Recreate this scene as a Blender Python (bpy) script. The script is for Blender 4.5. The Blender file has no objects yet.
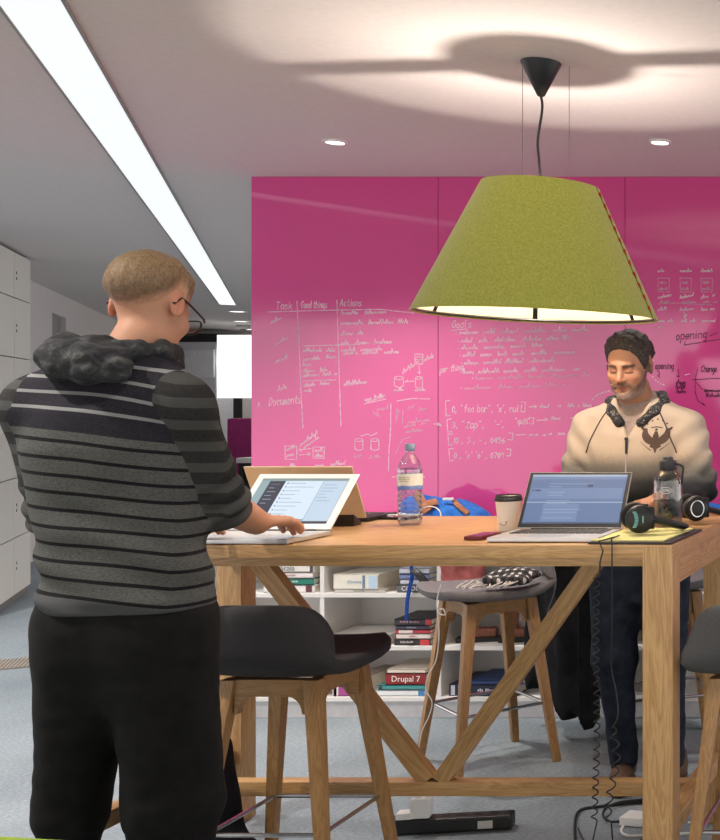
import bpy, bmesh, math, random
import numpy as np
from mathutils import Vector, Matrix, Euler
from mathutils.bvhtree import BVHTree

random.seed(7)
SC = bpy.context.scene
COL = SC.collection
R = math.radians
F, CX, CY, HC = 1148.0, 965.0, 402.0, 1.45      # focal length in pixels, principal point, eye height


def P(px, py, d):
    """photo pixel at depth d -> place in the room (metres)"""
    return Vector(((px - CX) * d / F, d, HC - (py - CY) * d / F))


# ------------------------------------------------------------------ objects
def obj(name, bm, m, parent=None, smooth=True, angle=38, loc=None, rot=None):
    me = bpy.data.meshes.new(name)
    bm.normal_update()
    bm.to_mesh(me)
    bm.free()
    return link(name, me, m, parent, smooth, angle, loc, rot)


def link(name, me, m, parent=None, smooth=True, angle=38, loc=None, rot=None):
    if smooth:
        me.shade_smooth()
        if angle:
            me.set_sharp_from_angle(angle=R(angle))
    o = bpy.data.objects.new(name, me)
    COL.objects.link(o)
    for x in (m if isinstance(m, (list, tuple)) else [m]):
        me.materials.append(x)
    if parent:
        o.parent = parent
    if loc is not None:
        o.location = loc
    if rot is not None:
        o.rotation_euler = rot
    return o


def thing(name, label, cat, loc=(0, 0, 0), rotz=0.0, group=None):
    o = bpy.data.objects.new(name, None)
    o.empty_display_size = 0.05
    COL.objects.link(o)
    o.location = loc
    o.rotation_euler = (0, 0, rotz)
    tag(o, label, cat, group)
    return o


def tag(o, label, cat, group=None):
    o['label'] = label
    o['category'] = cat
    if group:
        o['group'] = group
    return o


def struct(name, bm, m, parent=None, **k):
    o = obj(name, bm, m, parent, **k)
    if parent is None:
        o['kind'] = 'structure'
    return o


def dup(root, loc, rotz, label, group=None):
    r = root.copy()
    COL.objects.link(r)
    r.location = loc
    r.rotation_euler = (0, 0, rotz)
    r['label'] = label
    if group:
        r['group'] = group
    for ch in list(root.children):
        c = ch.copy()
        COL.objects.link(c)
        c.parent = r
        for g in ch.children:
            d = g.copy()
            COL.objects.link(d)
            d.parent = c
    return r


# ------------------------------------------------------------------ shapes
def BM():
    return bmesh.new()


def box(bm, c, s, bev=0.0, seg=2, M=None):
    t = bmesh.new()
    bmesh.ops.create_cube(t, size=1.0)
    bmesh.ops.scale(t, vec=s, verts=t.verts)
    if bev > 0:
        bmesh.ops.bevel(t, geom=list(t.edges), offset=bev, segments=seg, profile=0.7, affect='EDGES')
    bmesh.ops.translate(t, vec=c, verts=t.verts)
    if M is not None:
        bmesh.ops.transform(t, matrix=M, verts=t.verts)
    merge(bm, t)


def merge(bm, t):
    me = bpy.data.meshes.new('tmp')
    t.to_mesh(me)
    t.free()
    bm.from_mesh(me)
    bpy.data.meshes.remove(me)


def lathe(bm, prof, n=32, c=(0, 0, 0), M=None, cap=True):
    """prof: list of (radius, z)"""
    rings = []
    for r, z in prof:
        ring = []
        for i in range(n):
            a = 2 * math.pi * i / n
            v = Vector((r * math.cos(a), r * math.sin(a), z))
            if M is not None:
                v = M @ v
            ring.append(bm.verts.new(v + Vector(c)))
        rings.append(ring)
    for a, b in zip(rings, rings[1:]):
        for i in range(n):
            j = (i + 1) % n
            bm.faces.new((a[i], a[j], b[j], b[i]))
    if cap:
        bm.faces.new(list(reversed(rings[0])))
        bm.faces.new(rings[-1])


def smooth_path(pts, n=8):
    pts = [Vector(p) for p in pts]
    if len(pts) < 3:
        return pts
    out = []
    for i in range(len(pts) - 1):
        p0 = pts[max(i - 1, 0)]
        p1, p2 = pts[i], pts[i + 1]
        p3 = pts[min(i + 2, len(pts) - 1)]
        for k in range(n):
            t = k / n
            out.append(0.5 * ((2 * p1) + (p2 - p0) * t + (2 * p0 - 5 * p1 + 4 * p2 - p3) * t * t + (3 * p1 - p0 - 3 * p2 + p3) * t ** 3))
    out.append(pts[-1])
    return out


def tube(bm, pts, r, n=8, closed=False, flat=1.0):
    pts = [Vector(p) for p in pts]
    m = len(pts)
    rad = r if isinstance(r, (list, tuple)) else [r] * m
    tan = []
    for i in range(m):
        if closed:
            t = pts[(i + 1) % m] - pts[i - 1]
        else:
            t = pts[min(i + 1, m - 1)] - pts[max(i - 1, 0)]
        tan.append(t.normalized() if t.length > 1e-9 else Vector((0, 0, 1)))
    u = tan[0].orthogonal().normalized()
    rings = []
    for i in range(m):
        u = (u - tan[i] * u.dot(tan[i]))
        u = u.normalized() if u.length > 1e-9 else tan[i].orthogonal().normalized()
        w = tan[i].cross(u)
        rings.append([bm.verts.new(pts[i] + (u * math.cos(2 * math.pi * k / n) + w * flat * math.sin(2 * math.pi * k / n)) * rad[i]) for k in range(n)])
    q = m if closed else m - 1
    for i in range(q):
        a, b = rings[i], rings[(i + 1) % m]
        for k in range(n):
            j = (k + 1) % n
            bm.faces.new((a[k], a[j], b[j], b[k]))
    if not closed:
        bm.faces.new(list(reversed(rings[0])))
        bm.faces.new(rings[-1])


def prism(bm, poly, axis, lo, hi, bev=0.0):
    """extrude a 2D polygon along an axis ('x','y','z')"""
    def v3(a, b, t):
        return {'x': (t, a, b), 'y': (a, t, b), 'z': (a, b, t)}[axis]
    t = bmesh.new()
    A = [t.verts.new(v3(a, b, lo)) for a, b in poly]
    B = [t.verts.new(v3(a, b, hi)) for a, b in poly]
    n = len(poly)
    t.faces.new(A)
    t.faces.new(list(reversed(B)))
    for i in range(n):
        j = (i + 1) % n
        t.faces.new((A[j], A[i], B[i], B[j]))
    bmesh.ops.recalc_face_normals(t, faces=t.faces)
    if bev:
        bmesh.ops.bevel(t, geom=list(t.edges), offset=bev, segments=2, profile=0.7, affect='EDGES')
    merge(bm, t)


def taper(bm, a, b, sa, sb, bev=0.004, up=Vector((0, 1, 0))):
    """four-sided bar from a to b, section sa=(wx,wy) tapering to sb"""
    t = bmesh.new()
    r = []
    for p, s in ((a, sa), (b, sb)):
        r.append([t.verts.new((p[0] + i * s[0] / 2, p[1] + j * s[1] / 2, p[2])) for i, j in ((-1, -1), (1, -1), (1, 1), (-1, 1))])
    t.faces.new(r[0])
    t.faces.new(list(reversed(r[1])))
    for i in range(4):
        j = (i + 1) % 4
        t.faces.new((r[0][j], r[0][i], r[1][i], r[1][j]))
    bmesh.ops.recalc_face_normals(t, faces=t.faces)
    if bev:
        bmesh.ops.bevel(t, geom=list(t.edges), offset=bev, segments=2, profile=0.7, affect='EDGES')
    merge(bm, t)


def lettering(name, txt, size, m, parent, loc, rot=(R(90), 0, 0), depth=0.0006, align='CENTER', sx=1.0):
    c = bpy.data.curves.new(name, 'FONT')
    c.body = txt
    c.size = size
    c.extrude = depth
    c.align_x = align
    c.align_y = 'CENTER'
    c.resolution_u = 3
    o = bpy.data.objects.new(name, c)
    COL.objects.link(o)
    me = bpy.data.meshes.new_from_object(o.evaluated_get(bpy.context.evaluated_depsgraph_get()))
    bpy.data.objects.remove(o)
    bpy.data.curves.remove(c)
    me.name = name
    o = link(name, me, m, parent, smooth=False, loc=loc, rot=rot)
    o.scale = (sx, 1, 1)
    return o


# ------------------------------------------------------------------ materials
def rgb(r, g, b):
    """sRGB 0-255 -> linear"""
    f = lambda c: (c / 255 / 12.92) if c / 255 <= 0.04045 else ((c / 255 + 0.055) / 1.055) ** 2.4
    return (f(r), f(g), f(b), 1.0)


class N:
    def __init__(s, name):
        s.m = bpy.data.materials.new(name)
        s.m.use_nodes = True
        s.t = s.m.node_tree
        s.b = s.t.nodes['Principled BSDF']
        s.out = s.t.nodes['Material Output']

    def new(s, kind, **k):
        n = s.t.nodes.new(kind)
        for a, v in k.items():
            setattr(n, a, v)
        return n

    def l(s, a, b):
        s.t.links.new(a, b)

    def coord(s, scale=(1, 1, 1), which='Object', rot=(0, 0, 0)):
        tc = s.new('ShaderNodeTexCoord')
        mp = s.new('ShaderNodeMapping')
        mp.inputs['Scale'].default_value = scale
        mp.inputs['Rotation'].default_value = rot
        s.l(tc.outputs[which], mp.inputs['Vector'])
        return mp.outputs['Vector']

    def noise(s, vec, scale, detail=3, rough=0.5, dist=0.0):
        n = s.new('ShaderNodeTexNoise')
        n.inputs['Scale'].default_value = scale
        n.inputs['Detail'].default_value = detail
        n.inputs['Roughness'].default_value = rough
        n.inputs['Distortion'].default_value = dist
        s.l(vec, n.inputs['Vector'])
        return n.outputs['Fac']

    def ramp(s, fac, stops, interp='LINEAR'):
        n = s.new('ShaderNodeValToRGB')
        n.color_ramp.interpolation = interp
        e = n.color_ramp.elements
        while len(e) < len(stops):
            e.new(0.5)
        for i, (p, c) in enumerate(stops):
            e[i].position = p
            e[i].color = c
        s.l(fac, n.inputs['Fac'])
        return n.outputs['Color']

    def math(s, op, a, b=None, c=None):
        n = s.new('ShaderNodeMath', operation=op)
        for i, v in enumerate((a, b, c)):
            if v is None:
                continue
            if isinstance(v, (int, float)):
                n.inputs[i].default_value = v
            else:
                s.l(v, n.inputs[i])
        return n.outputs[0]

    def mix(s, fac, a, b, blend='MIX'):
        n = s.new('ShaderNodeMix', data_type='RGBA', blend_type=blend)
        for i, v in ((0, fac), (6, a), (7, b)):
            if isinstance(v, (int, float)):
                n.inputs[i].default_value = v
            elif isinstance(v, tuple):
                n.inputs[i].default_value = v
            else:
                s.l(v, n.inputs[i])
        return n.outputs[2]

    def attr(s, name):
        n = s.new('ShaderNodeAttribute', attribute_name=name)
        return n

    def bump(s, h, strength=0.3, dist=0.002):
        n = s.new('ShaderNodeBump')
        n.inputs['Strength'].default_value = strength
        n.inputs['Distance'].default_value = dist
        s.l(h, n.inputs['Height'])
        s.l(n.outputs['Normal'], s.b.inputs['Normal'])

    def set(s, **k):
        for a, v in k.items():
            i = s.b.inputs[a.replace('_', ' ')]
            if hasattr(v, 'is_linked') or not isinstance(v, (int, float, tuple)):
                s.l(v, i)
            else:
                i.default_value = v
        return s


def plain(name, c, rough=0.5, metal=0.0, var=0.06, scale=30, bump=0.0, spec=0.5, sheen=0.0):
    n = N(name)
    v = n.coord()
    f = n.noise(v, scale, 4)
    d = tuple(max(0, x * (1 - var)) for x in c[:3]) + (1,)
    b = tuple(min(1, x * (1 + var)) for x in c[:3]) + (1,)
    n.set(Base_Color=n.ramp(f, [(0.3, d), (0.7, b)]), Roughness=rough, Metallic=metal)
    n.b.inputs['Specular IOR Level'].default_value = spec
    n.b.inputs['Sheen Weight'].default_value = sheen
    if bump:
        n.bump(f, bump, 0.003)
    return n.m


def wood(name, c1, c2, axis='x', rough=0.42, k=1.0):
    n = N(name)
    sc = {'x': (1.2, 16, 16), 'y': (16, 1.2, 16), 'z': (16, 16, 1.2)}[axis]
    v = n.coord(tuple(q * k for q in sc))
    a = n.noise(v, 1.6, 4, 0.55, 0.9)
    v2 = n.coord(tuple(q * k * 7 for q in sc))
    b = n.noise(v2, 2.0, 2, 0.6)
    w = n.math('FRACT', n.math('MULTIPLY', a, 9.0))
    w = n.math('MULTIPLY', n.math('ABSOLUTE', n.math('SUBTRACT', w, 0.5)), 1.3)
    f = n.math('ADD', n.math('MULTIPLY', w, 0.62), n.math('MULTIPLY', b, 0.42))
    n.set(Base_Color=n.ramp(f, [(0.12, c2), (0.75, c1)]), Roughness=rough)
    n.bump(f, 0.12, 0.001)
    return n.m


def emit(name, c, s):
    n = N(name)
    n.set(Base_Color=(0.02, 0.02, 0.02, 1), Emission_Color=c, Emission_Strength=s, Roughness=0.3)
    return n.m


def clear(name, tint, gloss=0.9, rough=0.03):
    """thin clear plastic: see-through with mirror-like highlights"""
    n = N(name)
    tr = n.new('ShaderNodeBsdfTransparent')
    tr.inputs['Color'].default_value = tint
    gl = n.new('ShaderNodeBsdfGlossy')
    gl.inputs['Roughness'].default_value = rough
    gl.inputs['Color'].default_value = (gloss, gloss, gloss, 1)
    lw = n.new('ShaderNodeLayerWeight')
    lw.inputs['Blend'].default_value = 0.28
    f = n.math('MULTIPLY_ADD', lw.outputs['Facing'], 0.55, 0.06)
    mx = n.new('ShaderNodeMixShader')
    n.l(f, mx.inputs[0])
    n.l(tr.outputs[0], mx.inputs[1])
    n.l(gl.outputs[0], mx.inputs[2])
    n.l(mx.outputs[0], n.out.inputs['Surface'])
    return n.m


OAK = {a: wood('oak_' + a, rgb(206, 166, 113), rgb(164, 121, 74), a) for a in 'xyz'}
OAKD = {a: wood('stool_oak_' + a, rgb(178, 136, 88), rgb(142, 102, 60), a) for a in 'xyz'}
WHITE = plain('white_laminate', rgb(226, 224, 220), 0.45, var=0.02)
BLACK = plain('black_plastic', rgb(22, 22, 23), 0.45, var=0.1)
BLACKM = plain('black_metal', rgb(26, 25, 25), 0.35, metal=0.6, var=0.1)
STEEL = plain('brushed_steel', rgb(190, 190, 192), 0.25, metal=1.0, var=0.05)
ALU = plain('silver_aluminium', rgb(196, 196, 198), 0.32, metal=0.9, var=0.03)
# ================================================================== THE ROOM
CEIL, WALLY = 2.55, 5.6
UD = Vector((-0.506, 0.8625, 0))                 # direction of the corridor
UN = Vector((0.8625, 0.506, 0))                  # across it

# floor: blue-grey carpet tiles
n = N('carpet')
v = n.coord()
f1 = n.noise(n.coord((18, 60, 18)), 3.0, 4, 0.6)
f2 = n.noise(v, 320, 2)
f3 = n.noise(v, 1.6, 2)
f = n.math('ADD', n.math('MULTIPLY', f1, 0.5), n.math('ADD', n.math('MULTIPLY', f2, 0.35), n.math('MULTIPLY', f3, 0.2)))
n.set(Base_Color=n.ramp(f, [(0.3, rgb(100, 109, 116)), (0.5, rgb(134, 144, 151)), (0.72, rgb(180, 187, 192))]), Roughness=0.95)
n.bump(f, 0.6, 0.004)
n.b.inputs['Specular IOR Level'].default_value = 0.15
CARPET = n.m
b = BM()
box(b, (-4.5, 8.0, -0.05), (22, 24, 0.1))
struct('floor', b, CARPET, smooth=False)

n = N('ceiling_paint')
f = n.noise(n.coord(), 40, 3)
n.set(Base_Color=n.ramp(f, [(0.3, rgb(212, 206, 204)), (0.7, rgb(218, 212, 210))]), Roughness=0.9)
b = BM()
box(b, (-4.5, 8.0, CEIL + 0.05), (22, 24, 0.1))
struct('ceiling', b, n.m, smooth=False)

# pink glass writing wall, panel by panel
n = N('pink_glass')
f = n.noise(n.coord(), 1.2, 2)
n.set(Base_Color=n.ramp(f, [(0.3, rgb(207, 70, 138)), (0.7, rgb(212, 74, 142))]), Roughness=0.07)
n.b.inputs['Specular IOR Level'].default_value = 0.75
PINK = n.m
DPINK = plain('panel_joint', rgb(176, 54, 116), 0.5)
wx = lambda px: (px - CX) * WALLY / F
b = BM()
edges = [wx(251), wx(438), wx(625), wx(812), wx(999), wx(1186)]
for a, c in zip(edges, edges[1:]):
    box(b, ((a + c) / 2, WALLY + 0.01, CEIL / 2), (c - a - 0.0026, 0.02, CEIL - 0.002), 0.001, 1)
wall = struct('wall_back', b, PINK, smooth=False)
b = BM()
box(b, ((edges[0] + edges[-1]) / 2 + 0.004, WALLY + 0.07, CEIL / 2), (edges[-1] - edges[0] - 0.01, 0.098, CEIL - 0.002))
struct('wall_core', b, DPINK, wall, smooth=False)

# the wall on the left of the corridor, with a door in it
LW = plain('grey_paint', rgb(206, 200, 198), 0.85, var=0.02)
W0 = Vector((-8.43, 10.35, 0))
def along(p0, t0, t1, off, z0, z1, thick, bm, bev=0.0):
    c = p0 + UD * (t0 + t1) / 2 - UN * (off + thick / 2)
    M = Matrix.Translation(c + Vector((0, 0, (z0 + z1) / 2))) @ Matrix.Rotation(math.atan2(UD.y, UD.x), 4, 'Z')
    box(bm, (0, 0, 0), (t1 - t0, thick, z1 - z0), bev, 2, M)
b = BM()
along(W0, -4.0, 1.07, 0, 0, CEIL, 0.12, b)
along(W0, 1.96, 9.5, 0, 0, CEIL, 0.12, b)
along(W0, 1.07, 1.96, 0, 2.37, CEIL, 0.12, b)
struct('wall_left', b, LW, smooth=False)
DOORG = plain('door_grey', rgb(140, 134, 138), 0.6, var=0.03)
b = BM()
along(W0, 1.11, 1.92, 0.05, 0.0, 2.33, 0.045, b, 0.002)
d = struct('door_1', b, DOORG, smooth=False)
b = BM()
along(W0, 1.07, 1.11, 0.0, 0, 2.37, 0.11, b)
along(W0, 1.92, 1.96, 0.0, 0, 2.37, 0.11, b)
along(W0, 1.11, 1.92, 0.0, 2.33, 2.37, 0.11, b)
struct('door_frame', b, LW, d, smooth=False)
b = BM()
along(W0, 1.80, 1.88, 0.0, 1.02, 1.05, 0.05, b, 0.004)
struct('door_handle', b, STEEL, d)

# far end of the corridor
b = BM()
box(b, (-10.0, 18.06, CEIL / 2), (7.4, 0.1, CEIL))
struct('wall_far', b, LW, smooth=False)
def farbox(x0, y0, x1, y1, d, th, m, name, parent=None, lab=None, cat=None, bev=0.004):
    a, c = P(x0, y0, d), P(x1, y1, d)
    bb = BM()
    box(bb, ((a.x + c.x) / 2, d + th / 2, (a.z + c.z) / 2), (abs(c.x - a.x), th, abs(c.z - a.z)), bev)
    o = obj(name, bb, m, parent, smooth=False)
    if lab:
        tag(o, lab, cat)
    return o
t = thing('glass_cabinet', 'pale grey storage cabinet with black top at the far end of the corridor', 'cabinet', (0, 0, 0))
a, c = P(176, 342, 17.2), P(216, 500, 17.2)
b = BM(); box(b, ((a.x + c.x) / 2, 17.45, a.z / 2), (c.x - a.x, 0.5, a.z), 0.006); obj('body', b, plain('cabinet_grey', rgb(196, 198, 202), 0.3), t, smooth=False)
b = BM(); box(b, ((a.x + c.x) / 2, 17.45, a.z + 0.065), (c.x - a.x, 0.5, 0.125), 0.006); obj('top_panel', b, BLACK, t, smooth=False)
b = BM(); box(b, ((a.x + c.x) / 2, 17.19, a.z - 0.32), (c.x - a.x - 0.04, 0.02, 0.42), 0.004); obj('door', b, plain('cabinet_front', rgb(214, 216, 220), 0.2), t, smooth=False)
t = thing('lit_screen', 'bright white lit screen on black posts at the far end of the corridor', 'screen', (0, 0, 0))
farbox(217, 335, 256, 398, 16.2, 0.06, emit('lit_white', (1, 1, 0.98, 1), 1.6), 'panel', t)
for x0, x1 in ((233, 240), (262, 268)):
    a, c = P(x0, 398, 16.2), P(x1, 398, 16.2)
    b = BM(); box(b, ((a.x + c.x) / 2, 16.23, a.z / 2), (c.x - a.x, 0.05, a.z)); obj('post', b, BLACK, t, smooth=False)
PURPLE = plain('plum_fabric', rgb(128, 28, 92), 0.9, var=0.15, bump=0.3)
t = thing('booth_sofa', 'plum purple high-backed sofa at the far end of the corridor beyond the pink wall', 'sofa', (0, 0, 0))
a, c = P(226, 421, 14.8), P(262, 421, 14.8)
b = BM(); box(b, ((a.x + c.x) / 2, 14.9, 0.65), (c.x - a.x, 0.18, a.z * 0.98), 0.04); obj('backrest', b, PURPLE, t)
b = BM(); box(b, ((a.x + c.x) / 2, 14.55, 0.3), (c.x - a.x, 0.52, 0.36), 0.05); obj('seat', b, PURPLE, t)
for i in (-1, 1):
    b = BM(); box(b, ((a.x + c.x) / 2 + i * ((c.x - a.x) / 2 - 0.08), 14.6, 0.06), (0.05, 0.4, 0.12), 0.005); obj('leg', b, BLACK, t)
t = thing('white_desk', 'white desk edge in front of the plum purple sofa, far down the corridor', 'desk', (0, 0, 0))
a, c = P(236, 458, 13.6), P(262, 463, 13.6)
b = BM(); box(b, ((a.x + c.x) / 2, 13.85, a.z - 0.03), (c.x - a.x, 0.5, 0.06), 0.006); obj('desktop', b, WHITE, t)
for i in (-1, 1):
    b = BM(); box(b, ((a.x + c.x) / 2 + i * 0.12, 13.85, (a.z - 0.06) / 2), (0.04, 0.44, a.z - 0.06)); obj('leg', b, BLACK, t)

# lockers along the left
L0 = Vector((-7.13, 8.76, 0))
LOCK = plain('locker_cream', rgb(214, 209, 201), 0.5, var=0.02)
rows = [0.06, 0.47, 0.90, 1.33, 1.77, 2.20, 2.53]
def locker(t1, label):
    t = thing('locker_column', label, 'locker', L0 - UD * t1, math.atan2(UD.y, UD.x), 'lockers along the corridor')
    b = BM(); box(b, (-0.3, 0.26, 1.27), (0.596, 0.48, 2.53)); obj('carcass', b, plain('locker_gap', rgb(110, 104, 100), 0.7), t, smooth=False)
    for z0, z1 in zip(rows, rows[1:]):
        b = BM(); box(b, (-0.3, 0.01, (z0 + z1) / 2), (0.592, 0.02, z1 - z0 - 0.007), 0.0015, 1)
        dr = obj('door', b, LOCK, t, smooth=False)
        b = BM()
        for k in (0.02, -0.02):
            lathe(b, [(0.011, -0.004), (0.011, 0.0)], 12, (-0.52 if 'end' in label else -0.08, -0.002, (z0 + z1) / 2 + k), Matrix.Rotation(R(90), 4, 'X'))
        obj('lock', b, BLACKM, dr)
    b = BM(); box(b, (-0.3, 0.26, 0.03), (0.58, 0.44, 0.06)); obj('plinth', b, BLACK, t, smooth=False)
    return t
locker(0.0, 'cream locker column at the corridor end of the row')
locker(0.602, 'cream locker column cut by the photo edge, beside the end column of lockers')

# ceiling lights
LIT = emit('lit_diffuser', (0.97, 0.99, 1.0, 1), 0.86)
n = N('lit_diffuser_long')
n.set(Base_Color=(0.02, 0.02, 0.02, 1), Emission_Color=(0.95, 0.985, 1.0, 1), Emission_Strength=0.98, Roughness=0.4)
STRIPM = n.m
def strip_light(Y0, Y1, label):
    xs = lambda Y: -0.726 - 0.5867 * Y + 0.012
    a, c = Vector((xs(Y0), Y0, CEIL)), Vector((xs(Y1), Y1, CEIL))
    mid = (a + c) / 2
    L = (c - a).length
    t = thing('linear_ceiling_light', label, 'ceiling light', mid, math.atan2((c - a).y, (c - a).x))
    b = BM(); box(b, (0, 0, -0.004), (L, 0.152, 0.008), 0.001, 1); obj('diffuser', b, STRIPM, t, smooth=False)
    b = BM()
    for s in (-1, 1):
        box(b, (0, s * 0.080, -0.005), (L + 0.016, 0.008, 0.012))
        box(b, (s * (L / 2 + 0.004), 0, -0.005), (0.008, 0.152, 0.012))
    obj('trim', b, plain('grey_trim', rgb(150, 146, 144), 0.4), t, smooth=False)
strip_light(0.2, 12.9, 'long white recessed strip light running down the corridor ceiling')

def downlight(x, y, r, label, group, s):
    t = thing('ceiling_downlight', label, 'ceiling light', (x, y, CEIL), 0, group)
    b = BM(); lathe(b, [(r, 0.0), (r, -0.006), (r * 0.78, -0.009), (r * 0.74, -0.003), (r * 0.74, 0.0)], 28, cap=False); obj('trim_ring', b, WHITE, t)
    b = BM(); lathe(b, [(r * 0.74, -0.004), (r * 0.74, -0.001)], 28); obj('lamp', b, emit('downlight_glow', (1, 0.97, 0.92, 1), s), t)
    return t
DL = 'small round recessed downlights'
downlight(P(335, 141, 4.84).x, 4.84, 0.047, 'small round downlight in the ceiling left of the green pendant lamp', DL, 6)
downlight(P(660, 141, 4.84).x, 4.84, 0.047, 'small round downlight in the ceiling right of the green pendant lamp', DL, 6)
for px, d, lab in ((237, 13.9, 'oval-looking round light just past the end of the strip light'),
                   (241, 15.6, 'middle one of three round lights beyond the strip light'),
                   (249, 17.3, 'farthest round corridor light, touching the pink wall edge')):
    downlight(P(px, 0, d).x, d, 0.11, lab, 'round corridor ceiling lights', 3)
t = thing('smoke_detector', 'small grey detector on the corridor ceiling near the farthest round light', 'detector', (P(243, 0, 16.4).x, 16.4, CEIL))
b = BM(); lathe(b, [(0.09, 0), (0.09, -0.03), (0.06, -0.06)], 20); obj('housing', b, plain('detector_grey', rgb(150, 146, 146), 0.5), t)
b = BM(); lathe(b, [(0.04, -0.06), (0.035, -0.075)], 16); obj('sensor', b, BLACK, t)

# floor outlet grille by the lockers
g = P(18, 664, 6.35)
t = thing('floor_grille', 'small ribbed metal grille set in the carpet near the lockers', 'grille', (g.x - 0.03, 6.35, 0), R(30))
b = BM(); box(b, (0, 0, 0.002), (0.30, 0.30, 0.006), 0.001, 1); obj('tray', b, plain('grille_grey', rgb(120, 112, 104), 0.6), t, smooth=False)
b = BM()
for i in range(16):
    box(b, (-0.135 + i * 0.018, 0, 0.0065), (0.007, 0.28, 0.003))
obj('slats', b, plain('grille_slat', rgb(170, 160, 148), 0.5), t, smooth=False)

# ------------------------------------------------------------------ writing on the pink wall
GL = {
 'a': '4,6 1,6 0,3 1,0 4,1 4,6 4,0', 'b': '0,10 0,0 3,0 4,3 3,6 0,5', 'c': '4,5 2,6 0,3 2,0 4,1', 'd': '4,10 4,0 1,0 0,3 1,6 4,5',
 'e': '0,3 4,3 3,6 1,6 0,3 1,0 4,1', 'f': '4,9 3,10 2,9 2,0|0,6 4,6', 'g': '4,6 1,6 0,3 1,1 4,1|4,6 4,-3 1,-4', 'h': '0,10 0,0|0,5 3,6 4,4 4,0',
 'i': '1,6 1,0|1,8 1,8.6', 'k': '0,10 0,0|3.4,6 0,2.6|1.3,3.5 4,0', 'l': '1,10 1,1 2,0', 'm': '0,6 0,0|0,5 1.5,6 2,0|2,5 3.5,6 4,0', 'n': '0,6 0,0|0,5 3,6 4,4 4,0',
 'o': '2,6 0,4 1,0 3,0 4,3 2,6', 'p': '0,6 0,-4|0,6 3,6 4,3 3,0 0,1', 'q': '4,6 1,6 0,3 1,0 4,1|4,6 4,-4', 'r': '0,6 0,0|0,4 2,6 4,5', 's': '4,5.4 1.5,6 0,4.6 3.6,2.4 3.6,.8 1.6,0 0,.6',
 't': '2,9 2,1 4,0|0,6 4,6', 'u': '0,6 0,1 3,0 4,2|4,6 4,0', 'v': '0,6 2,0 4,6', 'w': '0,6 1,0 2,5 3,0 4,6', 'x': '0,6 4,0|4,6 0,0', 'y': '0,6 2,1|4,6 1,-4', 'z': '0,6 4,6 0,0 4,0',
 'T': '0,10 5,10|2.5,10 2.5,0', 'G': '5,8 3,10 0,7 0,2 3,0 5,2 5,5 3,5', 'A': '0,0 2.5,10 5,0|1,4 4,4', 'D': '0,0 0,10 3,9 5,5 3,1 0,0', 'C': '5,8 3,10 0,7 0,2 3,0 5,2',
 'Z': '0,8 4,8 0,0 4,0', '0': '2,8 0,5 1,0 3,0 4,5 2,8', '1': '2,8 2,0', '2': '0,7 2,8 4,6 0,0 4,0', '3': '0,8 4,8 2,5 4,3 2,0 0,1', '4': '3,0 3,8 0,3 4,3', '5': '4,8 0,8 0,5 3,5 4,2 2,0 0,1',
 '6': '3,8 0,4 1,0 3,0 4,3 1,4', '7': '0,8 4,8 1,0', '9': '4,5 1,5 0,7 2,8 4,7 3,0', '[': '3,11 0,11 0,-2 3,-2', ']': '0,11 3,11 3,-2 0,-2', ',': '1,1 0,-2', '"': '0,10 0,8|2,10 2,8', "'": '1,10 1,8',
 '-': '0,4 4,4', '~': '0,4 1,5 3,3 4,4', ':': '1,1 1,1.6|1,5 1,5.6', '.': '1,0 1,0.6', '/': '0,0 4,9', '>': '0,4 7,4|5,6 7,4 5,2', '*': '1,3 1,4',
}
WS, DS, FS = [], [], []        # white, dark and faded strokes, in photo pixels on the wall plane
def write(txt, x, y, h, out=WS, slope=0.0, w=1.0):
    k = h / 10.0
    for ch in txt:
        if ch == ' ':
            x += 4 * k * w
            continue
        wd = 4
        if ch in GL:
            for st in GL[ch].split('|'):
                pts = [tuple(map(float, q.split(','))) for q in st.split()]
                wd = max(wd, max(p[0] for p in pts)) if ch not in "i1.,':" else 2
                out.append([(x + p[0] * k * w + p[1] * k * 0.12, y - p[1] * k - slope * p[0] * k * w) for p in pts])
        x += (wd + 1.8) * k * w
        y -= slope * (wd + 1.8) * k * w
    return x
def scrib(x0, y0, x1, h=3.2, y1=None, out=WS):
    """a line of small illegible handwriting"""
    y1 = y0 if y1 is None else y1
    x = x0
    while x < x1 - 2:
        n = random.randint(3, 8)
        pts = []
        for i in range(n * 3):
            if x > x1:
                break
            yy = y0 + (y1 - y0) * (x - x0) / max(1, x1 - x0)
            up = h * (random.choice((0.55, 0.6, 0.6, 1.25)) if i % 2 else random.uniform(-0.05, 0.1))
            pts.append((x, yy - up))
            x += h * random.uniform(0.16, 0.34)
        if len(pts) > 2:
            out.append(pts)
        x += h * random.uniform(0.7, 1.4)
def line(*p, out=WS):
    out.append(list(p))
def rect(x0, y0, x1, y1, out=WS):
    out.append([(x0, y0), (x1, y0 + 0.3), (x1 - 0.4, y1), (x0 + 0.3, y1 - 0.2), (x0, y0)])
def cyl(x, y, w, h):
    WS.append([(x + w / 2 * math.cos(a), y + w * 0.18 * math.sin(a)) for a in [i * math.pi / 6 for i in range(13)]])
    WS.append([(x - w / 2, y), (x - w / 2, y + h), (x, y + h + w * 0.2), (x + w / 2, y + h), (x + w / 2, y)])

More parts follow.
